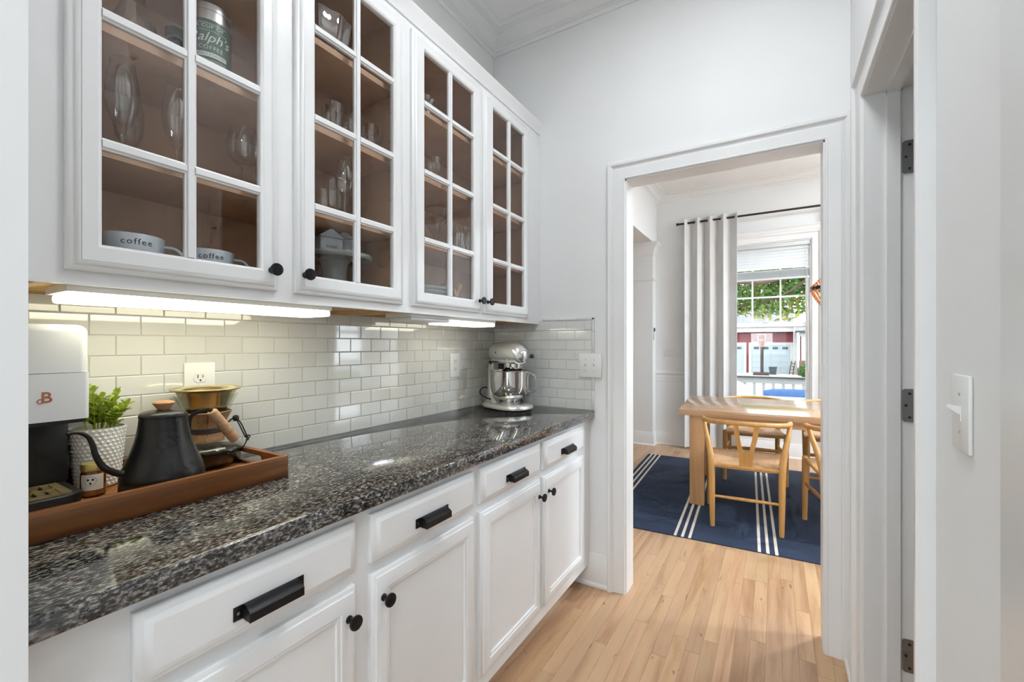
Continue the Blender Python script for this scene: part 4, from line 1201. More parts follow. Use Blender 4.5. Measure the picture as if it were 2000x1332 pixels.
# two cork halves with a gap towards the camera
for a0, a1 in ((-20, 158), (162, 338)):
    c_ = B()
    prof = [(0.0362, 0.072), (0.0425, 0.070), (0.0400, 0.096), (0.0405, 0.106), (0.0480, 0.128), (0.0590, 0.150), (0.0545, 0.152), (0.0440, 0.128), (0.0362, 0.106)]
    ringsc = []
    for k in range(19):
        a = R(a0 + (a1 - a0) * k / 18)
        ringsc.append([(cc[0] + r_ * math.cos(a), cc[1] + r_ * math.sin(a), cc[2] + z) for r_, z in prof])
    c_.loft(ringsc)
    c_.obj('collar', 'collarcork', ca, ang=50)
B().lathe([(0.0410, 0.095), (0.0424, 0.096), (0.0424, 0.107), (0.0415, 0.108)], cc, 40, caps=False).obj('strap', 'cord', ca)
bd = (0.166, -1.5445)
cr = B().tube(smooth([(cc[0] + 0.030, cc[1] + 0.030, TF + 0.102), (0.150, -1.553, TF + 0.122), (bd[0], bd[1], TF + 0.130), (0.168, -1.531, TF + 0.112), (0.168, -1.520, TF + 0.086), (0.167, -1.5135, TF + 0.072)], 6), 0.0019, 8).obj('cord', 'cord', ca)
B().tube(smooth([(bd[0], bd[1], TF + 0.130), (0.172, -1.535, TF + 0.104), (0.171, -1.524, TF + 0.080), (0.167, -1.5135, TF + 0.072)], 6), 0.0019, 8).obj('cord', 'cord', ca)
B().lathe([(0.002, -0.0085), (0.0068, -0.006), (0.0085, 0.0), (0.0068, 0.006), (0.002, 0.0085)], (bd[0], bd[1], TF + 0.130), 16).obj('toggle_bead', 'blackplastic', cr)
kn = [(0.167 + 0.0055 * math.cos(a), -1.5135 + 0.0045 * math.sin(a * 2), TF + 0.070 + 0.0065 * math.sin(a)) for a in [2 * math.pi * k / 20 for k in range(21)]]
B().tube(kn, 0.0022, 8).obj('knot', 'cord', cr)
B().tube(smooth([(0.167, -1.5135, TF + 0.068), (0.165, -1.520, TF + 0.052), (0.162, -1.526, TF + 0.042)], 5), 0.0018, 8).obj('cord_end', 'cord', cr)

# ------------------------------------------------------------------ stand mixer in the corner
mx = thing('stand_mixer', 'silver stand mixer with polished steel bowl in the corner of the counter', 'mixer', (0.222, -0.170, 0.9143), (0, 0, R(-20)))
def ell(x, zc, hw, hh, n=24, sq=2.4, yc=0.0):
    P = []
    for i in range(n):
        a = 2 * math.pi * i / n
        c_, s_ = math.cos(a), math.sin(a)
        P.append((x, yc + hw * math.copysign(abs(c_) ** (2 / sq), c_), zc + hh * math.copysign(abs(s_) ** (2 / sq), s_)))
    return P
def slab(z, x0, x1, hw, n=40, e=3.0):
    cx, hx = (x0 + x1) / 2, (x1 - x0) / 2
    P = []
    for i in range(n):
        a = 2 * math.pi * i / n
        c_, s_ = math.cos(a), math.sin(a)
        P.append((cx + hx * math.copysign(abs(c_) ** (2 / e), c_), hw * math.copysign(abs(s_) ** (2 / e), s_), z))
    return P
B().loft([slab(0.0, -0.168, 0.118, 0.094), slab(0.005, -0.172, 0.122, 0.098), slab(0.006, -0.172, 0.122, 0.098)]).obj('foot', 'blackplastic', mx, True)
B().loft([slab(0.0062, -0.176, 0.126, 0.102), slab(0.016, -0.178, 0.128, 0.104), slab(0.025, -0.174, 0.122, 0.099), slab(0.030, -0.164, 0.108, 0.088)]).obj('base', 'silver', mx, True, ang=50)
colr = []
for z, xc, hx, hy in ((0.030, -0.105, 0.062, 0.072), (0.050, -0.108, 0.052, 0.060), (0.085, -0.140, 0.026, 0.044), (0.14, -0.141, 0.024, 0.042), (0.20, -0.138, 0.025, 0.042), (0.245, -0.122, 0.034, 0.048)):
    colr.append(slab(z, xc - hx, xc + hx, hy, 28, 2.6))
B().loft(colr).obj('column', 'silver', mx, True, ang=60)
hr = []
for x, zc, hw, hh in ((-0.152, 0.303, 0.012, 0.016), (-0.149, 0.303, 0.028, 0.032), (-0.138, 0.303, 0.044, 0.046), (-0.118, 0.3035, 0.054, 0.053), (-0.08, 0.304, 0.058, 0.056), (-0.02, 0.304, 0.058, 0.057), (0.04, 0.302, 0.056, 0.055), (0.07, 0.298, 0.051, 0.050), (0.092, 0.292, 0.043, 0.042), (0.104, 0.288, 0.032, 0.032), (0.108, 0.287, 0.020, 0.020)):
    hr.append(ell(x, zc, hw, hh))
hd_ = B().loft(hr).obj('head', 'silver', mx, True, ang=70)
B().loft([ell(-0.120, 0.258, 0.040, 0.014), ell(-0.10, 0.256, 0.052, 0.016), ell(0.0, 0.256, 0.054, 0.016), ell(0.06, 0.256, 0.050, 0.016), ell(0.085, 0.258, 0.038, 0.013)]).obj('lower_head', 'silver', mx, True, ang=60)
bnd = B().lathe([(0.049, 0.213), (0.050, 0.215), (0.0505, 0.266), (0.049, 0.270)], (0.026, 0, 0), 40).obj('planetary_band', 'steel', mx, True)
B().lathe([(0.043, 0.200), (0.045, 0.213)], (0.026, 0, 0), 36).obj('beater_hub', 'blackplastic', mx, True)
B().lathe([(0.008, 0.150), (0.008, 0.202)], (0.010, 0, 0), 16).obj('beater_shaft', 'steel', mx, True)
B().box(-0.070, -0.015, -0.030, 0.030, 0.215, 0.243, 0.004).obj('tilt_block', 'blackplastic', mx, True)
tx = B()
def band_text(u, v, r=0.0509):
    a = -0.75 + u / r
    return (0.026 + r * math.cos(a), r * math.sin(a), 0.2575 + v)
tx.text('KitchenAid', 0.0135, band_text, space=1.05)
tx.obj('lettering', 'ink', bnd, True)
B().lathe([(0.030, 0.098), (0.030, 0.108), (0.024, 0.113)], (0, 0, 0.287), 28, 'x').obj('hub_ring', 'steel', hd_, True)
B().lathe([(0.021, 0.111), (0.021, 0.121), (0.017, 0.123)], (0, 0, 0.285), 28, 'x').obj('hub_cap', 'brushed', hd_, True)
B().tube([(0.098, 0.028, 0.285), (0.118, 0.042, 0.285)], 0.004, 10).obj('hub_screw', 'steel', hd_, True)
B().lathe([(0.004, -0.010), (0.010, -0.007), (0.0115, 0.0), (0.010, 0.007), (0.004, 0.010)], (0.123, 0.046, 0.285), 18, 'y').obj('hub_knob', 'blackplastic', hd_, True)
B().lathe([(0.004, -0.070), (0.0075, -0.067), (0.0085, -0.061), (0.006, -0.055)], (-0.098, 0, 0.248), 16, 'y').obj('speed_knob', 'blackplastic', mx, True)
B().box(-0.085, -0.035, -0.0585, -0.0545, 0.250, 0.256, 0.001).obj('speed_slot', 'ink', mx, True)
B().lathe([(0.0035, -0.0592), (0.005, -0.0582), (0.005, -0.056)], (-0.055, 0, 0.303), 12, 'y').obj('side_screw', 'blackplastic', mx, True)
B().lathe([(0.058, 0.0305), (0.060, 0.036), (0.056, 0.040)], (-0.004, 0, 0), 36).obj('bowl_plate', 'brushed', mx, True)
bw = B().lathe([(0.052, 0.0345), (0.053, 0.038), (0.044, 0.042), (0.046, 0.045), (0.068, 0.053), (0.090, 0.072), (0.101, 0.098), (0.1045, 0.128), (0.1055, 0.190), (0.1065, 0.203), (0.110, 0.2045), (0.111, 0.206), (0.110, 0.2075), (0.1045, 0.2065), (0.1025, 0.190), (0.1010, 0.130), (0.096, 0.106), (0.083, 0.081), (0.062, 0.066), (0.004, 0.060)], (-0.004, 0, 0), 64).obj('bowl', 'steel', mx, True, ang=50)
hdl = []
for dx, z in ((0.101, 0.192), (0.122, 0.188), (0.140, 0.172), (0.145, 0.140), (0.140, 0.108), (0.122, 0.092), (0.095, 0.098)):
    hdl.append((-0.004 + dx * math.cos(R(38)), dx * math.sin(R(38)), z))
hp_ = smooth(hdl, 6)
B().tube(hp_, [(0.0055, 0.0085)] * len(hp_), 10).obj('bowl_handle', 'steel', bw, True)
B().tube(smooth([(-0.150, 0.0, 0.060), (-0.165, -0.02, 0.095), (-0.168, -0.06, 0.105), (-0.150, -0.095, 0.080), (-0.10, -0.092, 0.058), (-0.075, -0.075, 0.050)], 6), 0.0042, 8).obj('power_cord', 'cord', mx, True)

# ------------------------------------------------------------------ things inside the wall cabinets
S0, S1, S2, S3 = 1.3985, SH[0] + 0.0098, SH[1] + 0.0098, SH[2] + 0.0098
def glassware(name, label, cat, prof, c, mat='glass', seg=28, group=None, parts=None):
    t = thing(name, label, cat, c, group=group)
    for pn, pr_, m_ in (parts or [('bowl', prof, mat)]):
        B().lathe(pr_, c, seg, caps=False).obj(pn, m_, t, ang=70)
    return t
def stemware(label, c, h, rb, r_top, bowl_h, foot, name='wine_glass', cat='glass', group=None, mat='glass'):
    hb = h - bowl_h
    foot_p = [(0.001, 0.0005), (foot, 0.0008), (foot, 0.0022), (0.012, 0.005), (0.0045, 0.010)]
    stem_p = [(0.0045, 0.010), (0.0036, 0.02), (0.0034, hb * 0.6), (0.0042, hb - 0.006), (0.0075, hb)]
    bowl_p = [(0.0075, hb), (rb * 0.6, hb + bowl_h * 0.10), (rb * 0.9, hb + bowl_h * 0.26), (rb, hb + bowl_h * 0.45), (rb * 0.97, hb + bowl_h * 0.65), (r_top * 1.02, hb + bowl_h * 0.9), (r_top, h), (r_top - 0.001, h), (rb * 0.95, hb + bowl_h * 0.6), (rb - 0.0016, hb + bowl_h * 0.45), (rb * 0.86, hb + bowl_h * 0.27), (rb * 0.5, hb + bowl_h * 0.12), (0.001, hb + bowl_h * 0.08)]
    return glassware(name, label, cat, None, c, group=group, parts=[('foot', foot_p, mat), ('stem', stem_p, mat), ('bowl', bowl_p, mat)])
def tumbler(label, c, h, r0, r1, group=None, mat='glass', name='tumbler'):
    p = [(0.001, 0.0005), (r0, 0.0008), (r1, h), (r1 - 0.0016, h), (r0 - 0.0016, 0.008), (0.001, 0.007)]
    return glassware(name, label, 'glass', p, c, mat, group=group)
def hobnail(label, c, h, r0, r1, group=None, name='hobnail_tumbler'):
    t = thing(name, label, 'glass', c, group=group)
    B().lathe([(0.001, 0.0005), (r0, 0.0008), (r1, h), (r1 - 0.0016, h), (r0 - 0.0016, 0.008), (0.001, 0.007)], c, 28, caps=False).obj('bowl', 'glass', t, ang=70)
    b = B()
    for k in range(7):
        z = h * 0.08 + k * h * 0.10
        r_ = r0 + (r1 - r0) * z / h
        for i in range(18):
            a = 2 * math.pi * (i + 0.5 * (k % 2)) / 18
            p = (c[0] + r_ * math.cos(a), c[1] + r_ * math.sin(a), c[2] + z)
            bm2 = bmesh.new()
            bmesh.ops.create_icosphere(bm2, subdivisions=1, radius=0.0042)
            b.merge(bm2, Matrix.Translation(p))
    b.obj('knobs', 'crystal', t, kind='stuff')
    return t
# above the coffee tray, left door
def mug(label, c, rot):
    t = thing('coffee_mug', label, 'mug', c, (0, 0, R(rot)), group='pale mugs on the cabinet floor')
    B().lathe([(0.030, 0.0005), (0.044, 0.003), (0.052, 0.016), (0.056, 0.040), (0.0575, 0.096), (0.056, 0.098), (0.054, 0.096), (0.0525, 0.040), (0.048, 0.018), (0.004, 0.008)], (0, 0, 0), 40, caps=False).obj('cup', 'mug', t, True, ang=60)
    hp2 = smooth([(0.010, 0.0545, 0.080), (0.010, 0.075, 0.078), (0.010, 0.088, 0.062), (0.010, 0.083, 0.036), (0.010, 0.053, 0.026)], 6)
    B().tube(hp2, [(0.0045, 0.007)] * len(hp2), 10).obj('handle', 'mug', t, True)
    x = B().text('coffee', 0.0185, lambda u, v, r=0.0577: (r * math.cos(0.20 + u / r), r * math.sin(0.20 + u / r), 0.0795 + v), space=1.2)
    x.obj('lettering', 'ink', t, True)
    return t
mug('pale grey mug lettered coffee, the nearer of the two', (0.235, -1.795, S0), -22)
mug('pale grey mug lettered coffee, the farther of the two', (0.205, -1.630, S0), -30)
FL = dict(h=0.225, rb=0.030, r_top=0.022, bowl_h=0.155, foot=0.032, name='champagne_flute')
stemware('tulip champagne flute above the nearer coffee mug', (0.215, -1.806, S1), **FL)
stemware('tulip champagne flute beside the middle glazing bar', (0.215, -1.703, S1), **FL)
stemware('tulip champagne flute at the back left of the shelf', (0.09, -1.855, S1), **FL)
stemware('tulip champagne flute at the back middle of the shelf', (0.09, -1.755, S1), **FL)
stemware('round wine glass at the right end of the flute shelf', (0.20, -1.540, S1), 0.185, 0.042, 0.034, 0.10, 0.034)
dc = (0.17, -1.770, S2)
t = thing('decanter', 'clear conical glass decanter on the shelf beside the coffee tin', 'decanter', dc)
B().lathe([(0.001, 0.0006), (0.060, 0.001), (0.064, 0.008), (0.060, 0.03), (0.040, 0.09), (0.022, 0.14), (0.018, 0.17), (0.0165, 0.17), (0.020, 0.14), (0.038, 0.09), (0.057, 0.03), (0.058, 0.012), (0.001, 0.010)], dc, 36, caps=False).obj('body', 'glass', t, ang=60)
B().lathe([(0.017, 0.1702), (0.023, 0.176), (0.0235, 0.182), (0.0215, 0.182), (0.0155, 0.1702)], dc, 28, caps=False).obj('neck_ring', 'crystal', t)
t = thing('pepper_grinder', 'dark round jar half hidden behind the glazing bar', 'jar', (0.145, -1.678, S2))
B().lathe([(0.020, 0.0005), (0.022, 0.004), (0.022, 0.10), (0.014, 0.115)], (0.145, -1.678, S2), 24).obj('jar_body', 'darkglass', t)
B().lathe([(0.020, 0.1152), (0.023, 0.118), (0.023, 0.135), (0.019, 0.140)], (0.145, -1.678, S2), 24).obj('lid', 'blackplastic', t)
tc = (0.205, -1.628, S2)
t = thing('coffee_tin', 'green coffee tin with silver lid and white script lettering', 'tin', tc)
can = B().lathe([(0.046, 0.0006), (0.0475, 0.003), (0.0475, 0.148)], tc, 40).obj('can', 'tin', t)
B().lathe([(0.0477, 0.1482), (0.0477, 0.172)], tc, 40).obj('bare_band', 'brushed', t)
B().lathe([(0.0492, 0.1722), (0.0492, 0.188), (0.0475, 0.190), (0.043, 0.1885)], tc, 40).obj('lid', 'brushed', t)
def ontin(rot, zc, tilt=0.0, r=0.0479):
    return lambda u, v: (tc[0] + r * math.cos(rot + u / r), tc[1] + r * math.sin(rot + u / r), tc[2] + zc + v + tilt * u)
RT = -0.42
x = B()
x.text('A CUP OF', 0.0125, ontin(RT, 0.130), space=1.15)
x.text("Ralph's", 0.033, ontin(RT, 0.103, 0.0), shear=0.35)
x.text('COFFEE', 0.0135, ontin(RT + 0.06, 0.078), space=1.2)
x.obj('lettering', 'cream_ink', can)
x = B()
for z0, z1 in ((0.0555, 0.0665), (0.1375, 0.1385), (0.1200, 0.1208), (0.0480, 0.0488), (0.0445, 0.0453)):
    x.loft([[ontin(RT, z, r=0.0478)(u * 0.0065, 0) for u in range(-6, 7)] for z in (z0, z1)], caps=False, closed_u=False)
x.obj('label_band', 'cream_ink', can)
x = B().text('FRESHLY ROASTED', 0.0082, ontin(RT, 0.061, r=0.0480), space=1.0)
x.obj('band_lettering', 'tin', can)

# above the coffee tray, right door
pc2 = (0.155, -1.285, S3 + 0.001)
t = thing('scalloped_bowl', 'large clear scalloped glass bowl on the top shelf above the cake stand', 'bowl', pc2)
b = B()
rings = []
for r_, z in ((0.03, 0.0), (0.07, 0.003), (0.098, 0.045), (0.118, 0.125), (0.116, 0.128), (0.094, 0.049), (0.066, 0.009), (0.004, 0.006)):
    rings.append([(pc2[0] + r_ * (1 + 0.03 * (r_ / 0.12) * math.cos(12 * 2 * math.pi * i / 96)) * math.cos(2 * math.pi * i / 96), pc2[1] + r_ * (1 + 0.03 * (r_ / 0.12) * math.cos(12 * 2 * math.pi * i / 96)) * math.sin(2 * math.pi * i / 96), pc2[2] + z) for i in range(96)])
b.loft(rings, caps=False).obj('bowl', 'crystal', t, ang=60)
tumbler('tall clear tumbler at the left of the shelf above the wine glasses', (0.20, -1.372, S2), 0.150, 0.030, 0.037)
tumbler('tall clear tumbler behind the hobnail glasses', (0.085, -1.345, S2), 0.150, 0.030, 0.037)
tumbler('clear straight tumbler left of the hobnail glasses', (0.185, -1.248, S2), 0.140, 0.030, 0.036)
hobnail('hobnail tumbler behind the middle glazing bar of the cake stand door', (0.205, -1.178, S2), 0.135, 0.028, 0.034)
hobnail('hobnail tumbler at the right end of its shelf', (0.195, -1.098, S2), 0.130, 0.026, 0.029)
stemware('round wine glass at the left end of the shelf over the cake stand', (0.215, -1.385, S1), 0.195, 0.042, 0.034, 0.11, 0.034)
stemware('round wine glass at the back of the shelf over the cake stand', (0.085, -1.400, S1), 0.195, 0.042, 0.034, 0.11, 0.034)
stemware('tall flute in front of the wide glass bowl', (0.225, -1.232, S1), 0.215, 0.030, 0.021, 0.13, 0.032, name='champagne_flute')
gb = (0.115, -1.200, S1)
glassware('glass_bowl', 'wide thin clear glass bowl behind the tall flute', 'bowl', [(0.001, 0.0006), (0.03, 0.001), (0.05, 0.02), (0.072, 0.06), (0.080, 0.11), (0.076, 0.165), (0.0745, 0.165), (0.078, 0.11), (0.070, 0.06), (0.048, 0.022), (0.001, 0.006)], gb)
sc = (0.15, -1.215, S0)
t = thing('cake_stand', 'grey glazed cake stand on the cabinet floor holding sugar and cream', 'cake stand', sc)
B().lathe([(0.120, 0.150), (0.125, 0.153), (0.127, 0.162), (0.124, 0.167), (0.116, 0.166), (0.110, 0.163), (0.004, 0.162)], sc, 56, caps=False).lathe([(0.004, 0.1500), (0.10, 0.1495), (0.120, 0.150)], sc, 56, caps=False).obj('plate', 'stand', t, ang=50)
B().lathe([(0.080, 0.0005), (0.078, 0.008), (0.060, 0.016), (0.048, 0.03), (0.042, 0.06), (0.040, 0.11), (0.046, 0.14), (0.060, 0.1495)], sc, 48).obj('pedestal', 'stand', t, ang=60)
PZ = S0 + 0.1632
def house(name, label, cat, c, rot, w_, d_, h, rh, word):
    # small carton-shaped lidded pot with a pitched top
    t = thing(name, label, cat, c, (0, 0, R(rot)))
    B().box(-d_ / 2, d_ / 2, -w_ / 2, w_ / 2, 0, h, 0.003).obj('body', 'mug', t, True)
    B().prism([(-w_ / 2 - 0.001, h + 0.0006), (w_ / 2 + 0.001, h + 0.0006), (w_ / 2 + 0.001, h + 0.004), (0.004, h + rh), (-0.004, h + rh), (-w_ / 2 - 0.001, h + 0.004)], 'x', -d_ / 2 - 0.001, d_ / 2 + 0.001).obj('lid', 'mug', t, True)
    B().text(word, 0.017, lambda u, v: (d_ / 2 + 0.0004, u, 0.018 + v), space=1.1).obj('lettering', 'ink', t, True)
house('sugar_pot', 'white house-shaped pot lettered sugar on the cake stand', 'sugar pot', (0.185, -1.268, PZ), -10, 0.075, 0.06, 0.046, 0.028, 'sugar')
house('cream_pot', 'white carton-shaped pot lettered cream on the cake stand', 'cream pot', (0.165, -1.182, PZ), -42, 0.058, 0.06, 0.060, 0.024, 'cream')

# near the end wall, left door
def crystal(name, label, cat, c, prof, n, amp, seg=72):
    t = thing(name, label, cat, c)
    rings = []
    for r_, z in prof:
        rings.append([(c[0] + r_ * (1 + amp * math.cos(n * 2 * math.pi * i / seg)) * math.cos(2 * math.pi * i / seg), c[1] + r_ * (1 + amp * math.cos(n * 2 * math.pi * i / seg)) * math.sin(2 * math.pi * i / seg), c[2] + z) for i in range(seg)])
    B().loft(rings, caps=False).obj('bowl', 'crystal', t, ang=25)
    return t
crystal('crystal_dish', 'cut crystal dish on the top shelf beside the end wall cabinet bar', 'dish', (0.165, -0.855, S3), [(0.004, 0.001), (0.05, 0.001), (0.075, 0.030), (0.092, 0.086), (0.090, 0.088), (0.072, 0.034), (0.048, 0.008), (0.004, 0.006)], 18, 0.025)
t = stemware('clear goblet with a green cactus-shaped stem', (0.175, -0.735, S2), 0.150, 0.036, 0.034, 0.075, 0.030, name='cactus_goblet')
g = B().tube([(0.175, -0.735, S2 + 0.012), (0.175, -0.735, S2 + 0.05), (0.175, -0.735, S2 + 0.080)], [0.009, 0.011, 0.008], 14)
g.tube(smooth([(0.175, -0.735, S2 + 0.036), (0.178, -0.716, S2 + 0.040), (0.178, -0.714, S2 + 0.062)], 4), 0.005, 8)
g.tube(smooth([(0.175, -0.735, S2 + 0.028), (0.172, -0.754, S2 + 0.032), (0.172, -0.756, S2 + 0.050)], 4), 0.005, 8)
g.obj('cactus_stem', 'greenglass', t)
stemware('plain wine glass at the left of the green stemmed goblet', (0.125, -0.835, S2), 0.170, 0.036, 0.031, 0.09, 0.032)
crystal('crystal_bowl', 'low cut crystal bowl right of the green stemmed goblet', 'bowl', (0.14, -0.575, S2), [(0.004, 0.001), (0.035, 0.001), (0.055, 0.02), (0.066, 0.058), (0.064, 0.058), (0.052, 0.022), (0.032, 0.007), (0.004, 0.006)], 20, 0.03)
def martini(label, c):
    return glassware('martini_glass', label, 'glass', None, c, parts=[('foot', [(0.001, 0.0005), (0.036, 0.0008), (0.036, 0.002), (0.010, 0.005), (0.004, 0.012)], 'glass'), ('stem', [(0.004, 0.012), (0.0032, 0.05), (0.0038, 0.096)], 'glass'), ('bowl', [(0.0038, 0.096), (0.055, 0.172), (0.0538, 0.172), (0.001, 0.099)], 'glass')])
martini('martini glass in front of the crystal vase', (0.205, -0.745, S1))
martini('martini glass at the back of the pitcher shelf', (0.085, -0.625, S1))
crystal('crystal_vase', 'tall fluted crystal vase at the left of the pitcher shelf', 'vase', (0.16, -0.865, S1), [(0.004, 0.001), (0.032, 0.001), (0.028, 0.02), (0.026, 0.06), (0.036, 0.13), (0.056, 0.200), (0.054, 0.200), (0.034, 0.13), (0.023, 0.06), (0.004, 0.008)], 16, 0.04)
t = crystal('crystal_pitcher', 'small cut crystal pitcher above the copper cutlery', 'pitcher', (0.20, -0.585, S1), [(0.004, 0.001), (0.030, 0.001), (0.036, 0.02), (0.040, 0.045), (0.032, 0.075), (0.036, 0.105), (0.034, 0.105), (0.029, 0.076), (0.037, 0.046), (0.004, 0.008)], 14, 0.045)
B().tube(smooth([(0.20, -0.553, S1 + 0.095), (0.205, -0.528, S1 + 0.090), (0.205, -0.526, S1 + 0.055), (0.20, -0.550, S1 + 0.036)], 6), 0.004, 8).obj('handle', 'crystal', t)
pc3 = (0.165, -0.820, S0)
for k in range(6):
    rr = 0.120
    zc = k * 0.0155
    lab_ = ['pale dinner plate at the bottom of the stack', 'second pale dinner plate from the bottom of the stack', 'third pale dinner plate from the bottom of the stack', 'fourth pale dinner plate from the bottom of the stack', 'second pale dinner plate from the top of the stack', 'pale dinner plate on top of the stack'][k]
    B().lathe([(0.004, 0.0005), (0.070, 0.0005), (0.078, 0.004), (0.110, 0.014), (rr, 0.0185), (rr + 0.001, 0.0205), (rr - 0.002, 0.0212), (0.108, 0.0168), (0.074, 0.0075), (0.004, 0.006)], (pc3[0], pc3[1], pc3[2] + zc), 48, caps=False).obj('dinner_plate', 'plate', label=lab_, cat='plate', group='stack of dinner plates', ang=50)
hobnail('hobnail glass on the cabinet floor right of the plate stack', (0.225, -0.700, S0), 0.125, 0.026, 0.030)
cu = (0.215, -0.628, S0)
t = tumbler('clear glass holding copper cutlery on the cabinet floor', cu, 0.105, 0.026, 0.031, name='cutlery_glass')
rc = random.Random(5)
names = ['copper spoon leaning left in the cutlery glass', 'copper spoon leaning back in the cutlery glass', 'copper fork leaning right in the cutlery glass', 'copper fork upright in the cutlery glass', 'copper knife leaning far right in the cutlery glass']
for k in range(5):
    a = R(30 + k * 62)
    p0 = Vector((cu[0] + 0.010 * math.cos(a), cu[1] + 0.010 * math.sin(a), cu[2] + 0.010))
    p1 = Vector((cu[0] - 0.024 * math.cos(a) * 0.8, cu[1] + 0.012 + 0.010 * k * 0.3, cu[2] + 0.115 + 0.006 * k))
    q = B().tube([p0, p0.lerp(p1, 0.6), p1], [(0.0022, 0.0035), (0.0018, 0.0028), (0.002, 0.005)], 8)
    q.obj('copper_cutlery', 'coppery', label=names[k], cat='cutlery', group='copper cutlery in the glass')
t = thing('dark_bottle', 'dark squat bottle behind the cutlery glass', 'bottle', (0.12, -0.655, S0))
B().lathe([(0.030, 0.0005), (0.033, 0.004), (0.033, 0.085), (0.018, 0.105), (0.012, 0.112)], (0.12, -0.655, S0), 28).obj('body', 'darkglass', t)
B().lathe([(0.0135, 0.1122), (0.0135, 0.130), (0.010, 0.132)], (0.12, -0.655, S0), 20).obj('stopper', 'cork', t)

# near the end wall, right door
crystal('crystal_bowl', 'cut crystal bowl on the third shelf of the last glazed door', 'bowl', (0.17, -0.400, S2), [(0.004, 0.001), (0.035, 0.001), (0.060, 0.022), (0.074, 0.060), (0.072, 0.060), (0.057, 0.024), (0.032, 0.007), (0.004, 0.006)], 18, 0.03)
stemware('wine glass in front behind the last glazed door', (0.22, -0.420, S1), 0.190, 0.038, 0.032, 0.105, 0.034)
stemware('wine glass at the back left behind the last glazed door', (0.10, -0.475, S1), 0.190, 0.038, 0.032, 0.105, 0.034)
stemware('wine glass at the back right behind the last glazed door', (0.10, -0.345, S1), 0.190, 0.038, 0.032, 0.105, 0.034)
crystal('crystal_dish', 'ribbed glass dish on the floor of the last cabinet', 'dish', (0.18, -0.430, S0), [(0.004, 0.001), (0.05, 0.001), (0.066, 0.030), (0.078, 0.075), (0.076, 0.075), (0.063, 0.032), (0.046, 0.008), (0.004, 0.007)], 24, 0.02)

# ------------------------------------------------------------------ dining room window, blind, curtain
win = thing('window_1', 'white double-hung window with six small upper panes at the end of the dining room', None, ((WX0 + WX1) / 2, YF, WZ0), kind='structure')
B().box(WX0, WX0 + 0.016, YF, YF + 0.135, WZ0, WZ1).box(WX1 - 0.016, WX1, YF, YF + 0.135, WZ0, WZ1).box(WX0 + 0.016, WX1 - 0.016, YF, YF + 0.135, WZ1 - 0.016, WZ1).box(WX0 + 0.016, WX1 - 0.016, YF, YF + 0.135, WZ0, WZ0 + 0.02).obj('jamb', 'trim', win)
ux0, ux1 = WX0 + 0.017, WX1 - 0.017
yu = YF + 0.085
us = B()
us.box(ux0, ux0 + 0.038, yu, yu + 0.035, 1.455, WZ1 - 0.017).box(ux1 - 0.038, ux1, yu, yu + 0.035, 1.455, WZ1 - 0.017).box(ux0 + 0.038, ux1 - 0.038, yu, yu + 0.035, 1.455, 1.512).box(ux0 + 0.038, ux1 - 0.038, yu, yu + 0.035, WZ1 - 0.06, WZ1 - 0.017)
us_o = us.obj('upper_sash', 'trim', win)
gx0, gx1, gz0_, gz1_ = ux0 + 0.038, ux1 - 0.038, 1.512, WZ1 - 0.06
XM = [gx0, 1.217, 1.497, gx1]
ZM = [gz0_, 1.805, 2.085, gz1_]
for x in XM[1:3]:
    B().box(x - 0.009, x + 0.009, yu + 0.008, yu + 0.028, gz0_, gz1_).obj('muntin', 'trim', us_o)
for z in ZM[1:3]:
    for i in range(3):
        B().box(XM[i] + (0.009 if i else 0), XM[i + 1] - (0.009 if i < 2 else 0), yu + 0.008, yu + 0.028, z - 0.009, z + 0.009).obj('muntin', 'trim', us_o)
for i in range(3):
    for j in range(3):
        B().box(XM[i] + 0.001, XM[i + 1] - 0.001, yu + 0.0165, yu + 0.0195, ZM[j] + 0.001, ZM[j + 1] - 0.001).obj('pane', 'winglass', us_o)
yl = YF + 0.046
ls = B()
ls.box(ux0, ux0 + 0.042, yl, yl + 0.035, WZ0 + 0.021, 1.512).box(ux1 - 0.042, ux1, yl, yl + 0.035, WZ0 + 0.021, 1.512).box(ux0 + 0.042, ux1 - 0.042, yl, yl + 0.035, WZ0 + 0.021, WZ0 + 0.09).box(ux0 + 0.042, ux1 - 0.042, yl, yl + 0.035, 1.462, 1.512)
ls_o = ls.obj('lower_sash', 'trim', win)
B().box(ux0 + 0.043, ux1 - 0.043, yl + 0.0165, yl + 0.0195, WZ0 + 0.091, 1.461).obj('pane', 'winglass', ls_o)
B().box(1.34, 1.38, yl - 0.012, yl + 0.012, 1.5125, 1.522).obj('sash_lock', 'trim', ls_o)
b = B().sweep([(WX0 + 0.004, YF, WZ0), (WX0 + 0.004, YF, WZ1 - 0.004), (WX1 - 0.004, YF, WZ1 - 0.004), (WX1 - 0.004, YF, WZ0)], CASING, (0, -1, 0))
b.obj('casing', 'trim', win)
B().box(WX0 - 0.11, WX1 + 0.11, YF - 0.045, YF, WZ0 - 0.025, WZ0 - 0.0005, 0.004).obj('sill', 'trim', win)
B().sweep([(WX0 - 0.10, YF, 0), (WX1 + 0.10, YF, 0)], [(0, 2.505), (-0.024, 2.505), (-0.026, 2.512), (-0.030, 2.516), (-0.032, 2.535), (-0.046, 2.552), (-0.052, 2.556), (-0.052, 2.566), (0, 2.566)], (0, 0, 1)).obj('head_moulding', 'trim', win)

